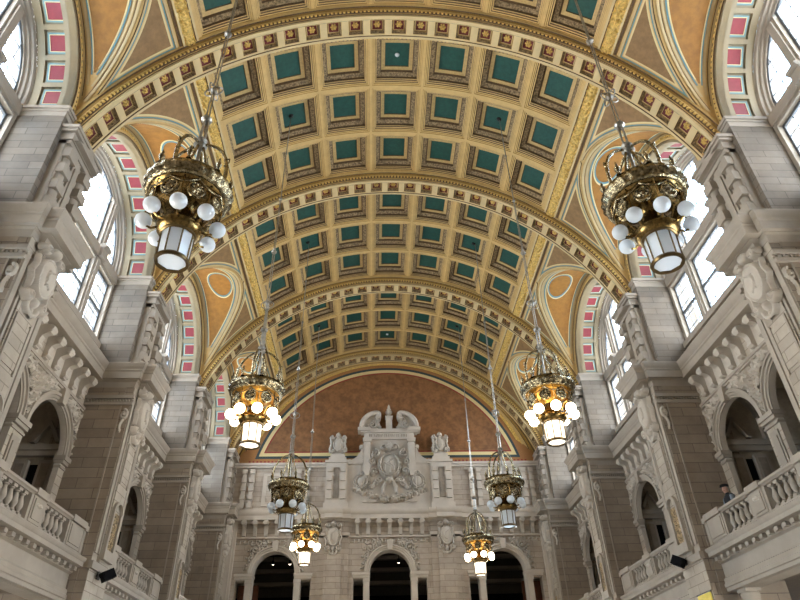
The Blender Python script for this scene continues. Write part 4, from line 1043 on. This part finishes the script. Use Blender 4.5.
# ============================================================ CHANDELIERS
def chandelier(lit):
    root = empty('chandelier'); T = lambda p, **k: p
    gl = 'opal_glass_lit' if lit else 'opal_glass'; lg = 'lantern_glass_lit' if lit else 'opal_glass'
    # lantern
    M = MB('dark_brass')
    for i in range(8):
        a = pi / 4 * i; M.tube([(.235 * cos(a), .235 * sin(a), .17), (.250 * cos(a), .250 * sin(a), .66)], .013, 5)
    M.lathe([(.205, .145), (.245, .135), (.262, .17), (.245, .20), (.228, .20)], n=32); M.lathe([(.25, .64), (.275, .655), (.275, .68), (.25, .69)], n=32); lan = M.build('lantern_frame', root)
    M = MB(lg); M.lathe([(.001, .162), (.13, .154), (.205, .162), (.222, .18), (.242, .66)], n=8); M.build('lantern_glass', lan, recalc=True, ang=20)
    # collar and body
    M = MB('brass'); M.lathe([(.25, .67), (.31, .70), (.35, .76), (.36, .80), (.33, .84), (.28, .88), (.22, .93), (.17, 1.0), (.16, 1.2), (.22, 1.30), (.30, 1.36)], n=32); M.build('collar', root)
    # bowl; lit chandeliers get brighter gold, lamp glow put into the colour
    M = MB('gold_lamplit' if lit else 'brass'); M.lathe([(.16, 1.16), (.24, 1.30), (.42, 1.36), (.55, 1.42), (.60, 1.47)], n=32); M.build('bowl', root, label='golden underside of the ring')
    # ring with gadroons
    M = MB('silver_brass')
    M.lathe([(.56, 1.46), (.62, 1.44), (.655, 1.47), (.64, 1.51), (.68, 1.55), (.70, 1.61), (.685, 1.67), (.64, 1.70), (.63, 1.74), (.59, 1.76), (.54, 1.73), (.45, 1.60), (.3, 1.5)], n=96, mod=lambda a, r, z: 1 + (.022 * sin(24 * a + z * 14) if 1.5 < z < 1.70 and r > .6 else 0)); M.build('ring', root, ang=60)
    # swags beneath ring
    M = MB('silver_brass')
    for i in range(8):
        a0 = pi / 4 * i; M.tube([(.57 * cos(a0 + t * pi / 4), .57 * sin(a0 + t * pi / 4), 1.42 - .11 * sin(pi * t)) for t in [j / 8 for j in range(9)]], .016, 5)
    M.build('swags', root)
    # globes, arms, medallions
    A = MB('brass'); A.tube([(.34, 0, .80), (.42, 0, .76), (.50, 0, .80), (.54, 0, .86)], .02, 6); A.tube([(.30, 0, .90), (.40, 0, 1.08), (.50, 0, 1.1), (.55, 0, 1.02)], .018, 6); A.lathe([(.02, 1.05), (.06, 1.03), (.07, 1.00), (.05, .99)], (.545, 0, 0), 12); A.tube([(.57, 0, 1.44), (.56, 0, 1.05)], .012, 5)
    Gm = MB(gl); Gm.sphere((.555, 0, .89), .128, 24)
    Md = MB('silver_brass'); Md.tube([(.49, 0, 1.24), (.52, 0, 1.24)], .15, 24)
    Md.tube([(.525, .125 * cos(2 * pi * i / 20), 1.24 + .125 * sin(2 * pi * i / 20)) for i in range(20)], .02, 6, closed=True)
    relief_mesh(Md, relief(-.12, .12, -.12, .12, .015, [(spiral(0, 0, .08, 1.6, 0, 1, .01, 24), .016, .03)] + [(seg((.03 * cos(a), .03 * sin(a)), (.11 * cos(a), .11 * sin(a)), 3, .3), .012, .03) for a in [i * pi / 4 for i in range(8)]], [(0, 0, .03, .03, .05, .5)]), lambda u, v, h: (.52 + h, u, 1.24 + v), 'silver_brass')
    ao = go_ = mo = None
    for i in range(8):
        a = pi / 4 * i + pi / 8
        if ao is None: ao = A.build('arm', root, rot=(0, 0, a)); go_ = Gm.build('globe', ao); mo = Md.build('medallion', root, rot=(0, 0, a + pi / 8), recalc=False)
        else:
            c = inst(ao, None, root, (0, 0, 0), (0, 0, a)); g2 = go_.copy(); COL.objects.link(g2); g2.parent = c; inst(mo, None, root, (0, 0, 0), (0, 0, a + pi / 8))
    # crown of scroll arms
    S = MB('silver_brass'); p = [(.60, 0, 1.74), (.66, 0, 1.86), (.64, 0, 2.0), (.56, 0, 2.10), (.44, 0, 2.14), (.33, 0, 2.10)]
    pts = [(.56, 1.72), (.58, 1.9), (.575, 2.1), (.53, 2.3), (.45, 2.48), (.33, 2.62), (.19, 2.71), (.06, 2.75)]
    S.tube([(x, 0, z) for x, z in pts], [.036, .034, .032, .03, .03, .028, .026, .026], 7)
    S.tube([(x, 0, z) for x, z in [(.52, 2.12), (.60, 2.20), (.60, 2.28), (.54, 2.29), (.52, 2.24)]], .014, 5)
    S.tube([(x, 0, z) for x, z in [(.30, 1.66), (.24, 1.95), (.16, 2.3), (.09, 2.58), (.05, 2.74)]], .026, 6)
    Fn = MB('silver_brass'); Fn.lathe([(.045, 1.74), (.02, 1.80), (.045, 1.86), (.05, 1.91), (.02, 1.96), (.025, 1.99), (.001, 2.06)], (.62, 0, 0), 10)
    so = fo = None
    for i in range(4):
        a = pi / 2 * i
        if so is None: so = S.build('crown_arm', root, rot=(0, 0, a))
        else: inst(so, None, root, (0, 0, 0), (0, 0, a))
    for i in range(8):
        a = pi / 4 * i + pi / 8
        if fo is None: fo = Fn.build('ring_finial', root, rot=(0, 0, a))
        else: inst(fo, None, root, (0, 0, 0), (0, 0, a))
    # stem
    M = MB('chain_steel'); M.lathe([(.03, 1.1), (.03, 2.62), (.08, 2.68), (.12, 2.74), (.07, 2.82), (.10, 2.87), (.05, 2.94)], n=14)
    for i in range(4):
        a = pi / 2 * i; M.tube([(.05 * cos(a), .05 * sin(a), 2.9), (.055 * cos(a), .055 * sin(a), 3.15), (.04 * cos(a), .04 * sin(a), 3.38)], .018, 5)
    M.lathe([(.03, 3.36), (.08, 3.38), (.10, 3.43), (.08, 3.48), (.04, 3.52)], n=14)
    for i in range(4):
        a = pi / 2 * i; M.tube([(.035 * cos(a), .035 * sin(a), 3.5), (.03 * cos(a), .03 * sin(a), 4.22)], .011, 5)
        M.tube([((.03 + .15 * sin(t)) * cos(a), (.03 + .15 * sin(t)) * sin(a), 4.14 + .12 * (1 - cos(t))) for t in [j * pi * 1.4 / 8 for j in range(9)]], .014, 5)
    M.lathe([(.02, 4.2), (.055, 4.26), (.05, 4.34), (.02, 4.42)], n=12); M.build('stem', root)
    return root
protos = {}
def chain(root, y, z0, z1):
    M = MB('chain_steel')
    for q in (-1, 1): M.tube([(q * .028, 0, 4.40), (q * .024, 0, 6.1)], .014, 5)
    z = 6.1; M.lathe([(.01, z), (.07, z + .03), (.08, z + .08), (.03, z + .14), (.04, z + .18), (.01, z + .22)], n=10)
    for q in (-1, 1): M.tube([(q * .02, 0, 6.3), (q * .018, 0, 8.3)], .013, 5)
    M.lathe([(.01, 8.28), (.045, 8.32), (.045, 8.38), (.01, 8.44)], n=10)
    M.tube([(0, 0, 8.4), (0, 0, z1)], .017, 5); M.lathe([(.008, 10.4), (.035, 10.44), (.035, 10.5), (.008, 10.54)], n=10)
    return M.build('chain', root)
ztop = ZC + sqrt(9.40 ** 2 - 3.72 ** 2) - 7.27
lab = {(0, -1): 'unlit brass chandelier with white globes, big and near at upper left', (0, 1): 'unlit brass chandelier with white globes, big and near at upper right',
       (1, -1): 'lit brass chandelier with glowing globes, the larger lit one on the left', (1, 1): 'lit brass chandelier with glowing globes, the larger lit one on the right',
       (2, -1): 'unlit brass chandelier hanging before the end wall, left of the coat of arms', (2, 1): 'unlit brass chandelier hanging before the end wall, right of the coat of arms',
       (3, -1): 'small lit brass chandelier farthest away, just right of the left end arch', (3, 1): 'small lit brass chandelier farthest away, left of the right end arch'}
todo = []
for k in range(4):
    for s in (-1, 1):
        lit = k in (1, 3)
        if lit not in protos: o = protos[lit] = chandelier(lit)
        else: o = copy_tree(protos[lit])
        X_, Z_ = {(0, -1): (-3.77, 7.40), (0, 1): (3.78, 7.42), (1, -1): (-3.72, 7.31), (1, 1): (3.73, 7.33), (2, -1): (-3.66, 7.14), (2, 1): (3.79, 7.18), (3, -1): (-3.70, 7.53), (3, 1): (3.82, 7.02)}[(k, s)]
        o.location = (X_, YB[k], Z_ - .14); o.rotation_euler = (0, 0, .13 * k + .2 * s)
        todo.append((o, ZC + sqrt(9.42 ** 2 - X_ ** 2) - Z_ + .14))
        tag(o, lab[(k, s)], 'chandelier', 'brass chandeliers hanging in two rows')

for o, zt in todo: chain(o, 0, 0, zt)

# ============================================================ LOUDSPEAKERS, BANNER
def speaker(x, y, z, s, label):
    o = empty('loudspeaker', (x, y, z)); tag(o, label, 'loudspeaker', 'black loudspeakers on the piers')
    M = MB('black'); M.box(-.12, .12, -.10, .10, -.16, .16); M.box(-.10, .10, -.115, -.10, -.14, .14, 'black')
    b = M.build('cabinet', o, (-s * .24, 0, 0), (D(20), 0, s * D(55))); b.rotation_euler = (D(-18), s * D(-60), s * D(-30))
    M = MB('dark_metal'); M.tube([(s * .16, 0, 0), (-s * .22, 0, 0)], .03, 8); M.box(-.02, .02, -.08, .08, -.1, .1); M.build('bracket', o)
speaker(-7.90, YP[2] - .12, 5.14, -1, 'black loudspeaker on the foot of the second left pier')
speaker(7.90, YP[2] + .15, 5.32, 1, 'black loudspeaker on the foot of the second right pier')
speaker(-7.90, YP[3] - .12, 5.14, -1, 'small black loudspeaker on the foot of the third left pier')
M = MB('yellow_banner'); M.box(7.90, 7.93, YP[2] - .62, YP[2] + .10, 2.9, 4.42); bn = M.build('hanging_banner')
tag(bn, 'yellow banner hanging on the pier at lower right', 'banner')
M = MB('dark_metal'); M.tube([(7.915, YP[2] - .66, 4.44), (7.915, YP[2] + .14, 4.44)], .02, 8); M.build('banner_rod', bn)

# ============================================================ PERSON ON THE RIGHT GALLERY
def person():
    root = empty('person', (8.78, 16.12, GF)); root.scale = (.93, .93, .93); root.rotation_euler = (0, 0, D(0))
    def skinned(name, V, Ed, R, mname, parent, sub=1):
        me = bpy.data.meshes.new(name); me.from_pydata(V, Ed, []); o = bpy.data.objects.new(name, me); COL.objects.link(o); o.parent = parent
        bm = bmesh.new(); bm.from_mesh(me); bm.verts.layers.skin.verify(); bm.to_mesh(me); bm.free()
        sk = o.modifiers.new('skin', 'SKIN'); sk.use_smooth_shade = True
        for i, r in enumerate(R): me.skin_vertices[0].data[i].radius = (r if isinstance(r, tuple) else (r, r))
        me.skin_vertices[0].data[0].use_root = True
        ss = o.modifiers.new('sub', 'SUBSURF'); ss.levels = sub + 1; ss.render_levels = sub + 1
        me.materials.append(MATS[mname]); return o
    # faces -X (towards the hall), turned a little towards the camera
    J = {'pel': (0, 0, .95), 'sp': (-.01, 0, 1.15), 'ch': (-.03, 0, 1.35), 'nk': (-.04, 0, 1.48), 'hd': (-.05, 0, 1.56),
         'lh': (0, -.10, .90), 'lk': (-.01, -.11, .50), 'la': (.02, -.11, .09), 'lt': (-.12, -.12, .03), 'rh': (0, .10, .90), 'rk': (-.01, .11, .50), 'ra': (.02, .11, .09), 'rt': (-.12, .12, .03),
         'ls': (-.03, -.19, 1.41), 'le': (-.06, -.25, 1.10), 'lw': (-.27, -.20, 1.09), 'rs': (-.03, .19, 1.41), 're': (-.06, .25, 1.10), 'rw': (-.27, .20, 1.09)}
    names = list(J); E = [('pel', 'sp'), ('sp', 'ch'), ('ch', 'nk'), ('nk', 'hd'), ('pel', 'lh'), ('lh', 'lk'), ('lk', 'la'), ('la', 'lt'), ('pel', 'rh'), ('rh', 'rk'), ('rk', 'ra'), ('ra', 'rt'), ('ch', 'ls'), ('ls', 'le'), ('le', 'lw'), ('ch', 'rs'), ('rs', 're'), ('re', 'rw')]
    Rr = {'pel': (.13, .15), 'sp': (.12, .14), 'ch': (.13, .15), 'nk': .06, 'hd': .055, 'lh': .09, 'lk': .065, 'la': .045, 'lt': .04, 'rh': .09, 'rk': .065, 'ra': .045, 'rt': .04, 'ls': .07, 'le': .05, 'lw': .035, 'rs': .07, 're': .05, 'rw': .035}
    body = skinned('body', [J[n] for n in names], [(names.index(a), names.index(b)) for a, b in E], [Rr[n] for n in names], 'dark_cloth', root)
    # head
    M = MB('skin'); H = (-.06, 0, 1.64)
    def hm(a, r, z): return 1.0
    M.lathe([(.001, -.125), (.045, -.115), (.065, -.08), (.075, -.03), (.08, .02), (.078, .07), (.06, .105), (.001, .125)], (0, 0, 0), 20)
    M.v = [((x * 1.18, y, z)) for x, y, z in M.v]
    M.sphere((-.098, 0, -.02), .016, 8, sz=1.6)
    for q in (-1, 1): M.sphere((0, q * .08, -.01), .018, 8, sz=1.5)
    M.tube([(-.083, -.022, -.062), (-.09, 0, -.060), (-.083, .022, -.062)], .007, 5, 'crimson')
    for q in (-1, 1): M.sphere((-.085, q * .03, .012), .009, 8, 'black')
    h = M.build('head', root, (H[0], H[1], H[2]), (0, 0, D(25)))
    M = MB('grey_hair'); M.lathe([(.083, -.05), (.088, .0), (.086, .05)], (0.006, 0, 0), 20); M.v = [(x * 1.15 + .008, y, z) for x, y, z in M.v if True]
    M.f = [f for f in M.f if sum(M.v[i][0] for i in f) / 4 > -.01]; M.k = M.k[:len(M.f)]; M.build('hair', h, recalc=False)
    M = MB('dark_cloth'); M.lathe([(.092, .045), (.094, .07), (.115, .09), (.118, .11), (.08, .135), (.001, .145)], (0, 0, 0), 20); M.v = [(x * 1.12, y, z) for x, y, z in M.v]; M.box(-.155, -.08, -.06, .06, .045, .058); M.build('cap', h)
    # grey sleeves and vest colour
    for q in (-1, 1):
        a, b, c = (J['ls'], J['le'], J['lw']) if q < 0 else (J['rs'], J['re'], J['rw'])
        M = MB('grey_cloth'); M.tube([Vector(a), (Vector(a) + Vector(b)) / 2, Vector(b), (Vector(b) + Vector(c)) / 2, Vector(c)], [.075, .068, .060, .052, .045], 12); M.build('sleeve', root)
        # hand on the rail: palm and five fingers
        M = MB('skin'); w = Vector(c); M.tube([w, w + Vector((-.04, 0, -.012)), w + Vector((-.09, 0, -.022))], [.026, .038, .036], 10)
        for i, (L, yy) in enumerate(((.062, -.028), (.072, -.010), (.068, .009), (.052, .027))):
            b0 = w + Vector((-.085, yy, -.02)); M.tube([b0, b0 + Vector((-L * .45, 0, -.004)), b0 + Vector((-L * .8, 0, -.02)), b0 + Vector((-L * .95, 0, -.04))], [.010, .009, .008, .006], 6)
        t0 = w + Vector((-.03, -q * .03, -.01)); M.tube([t0, t0 + Vector((-.03, -q * .022, -.008)), t0 + Vector((-.06, -q * .026, -.014))], [.012, .010, .007], 6)
        M.build('hand', root)
    return root
pr = person(); tag(pr, 'person in a black cap and dark jacket with grey sleeves leaning on the right balustrade', 'person')
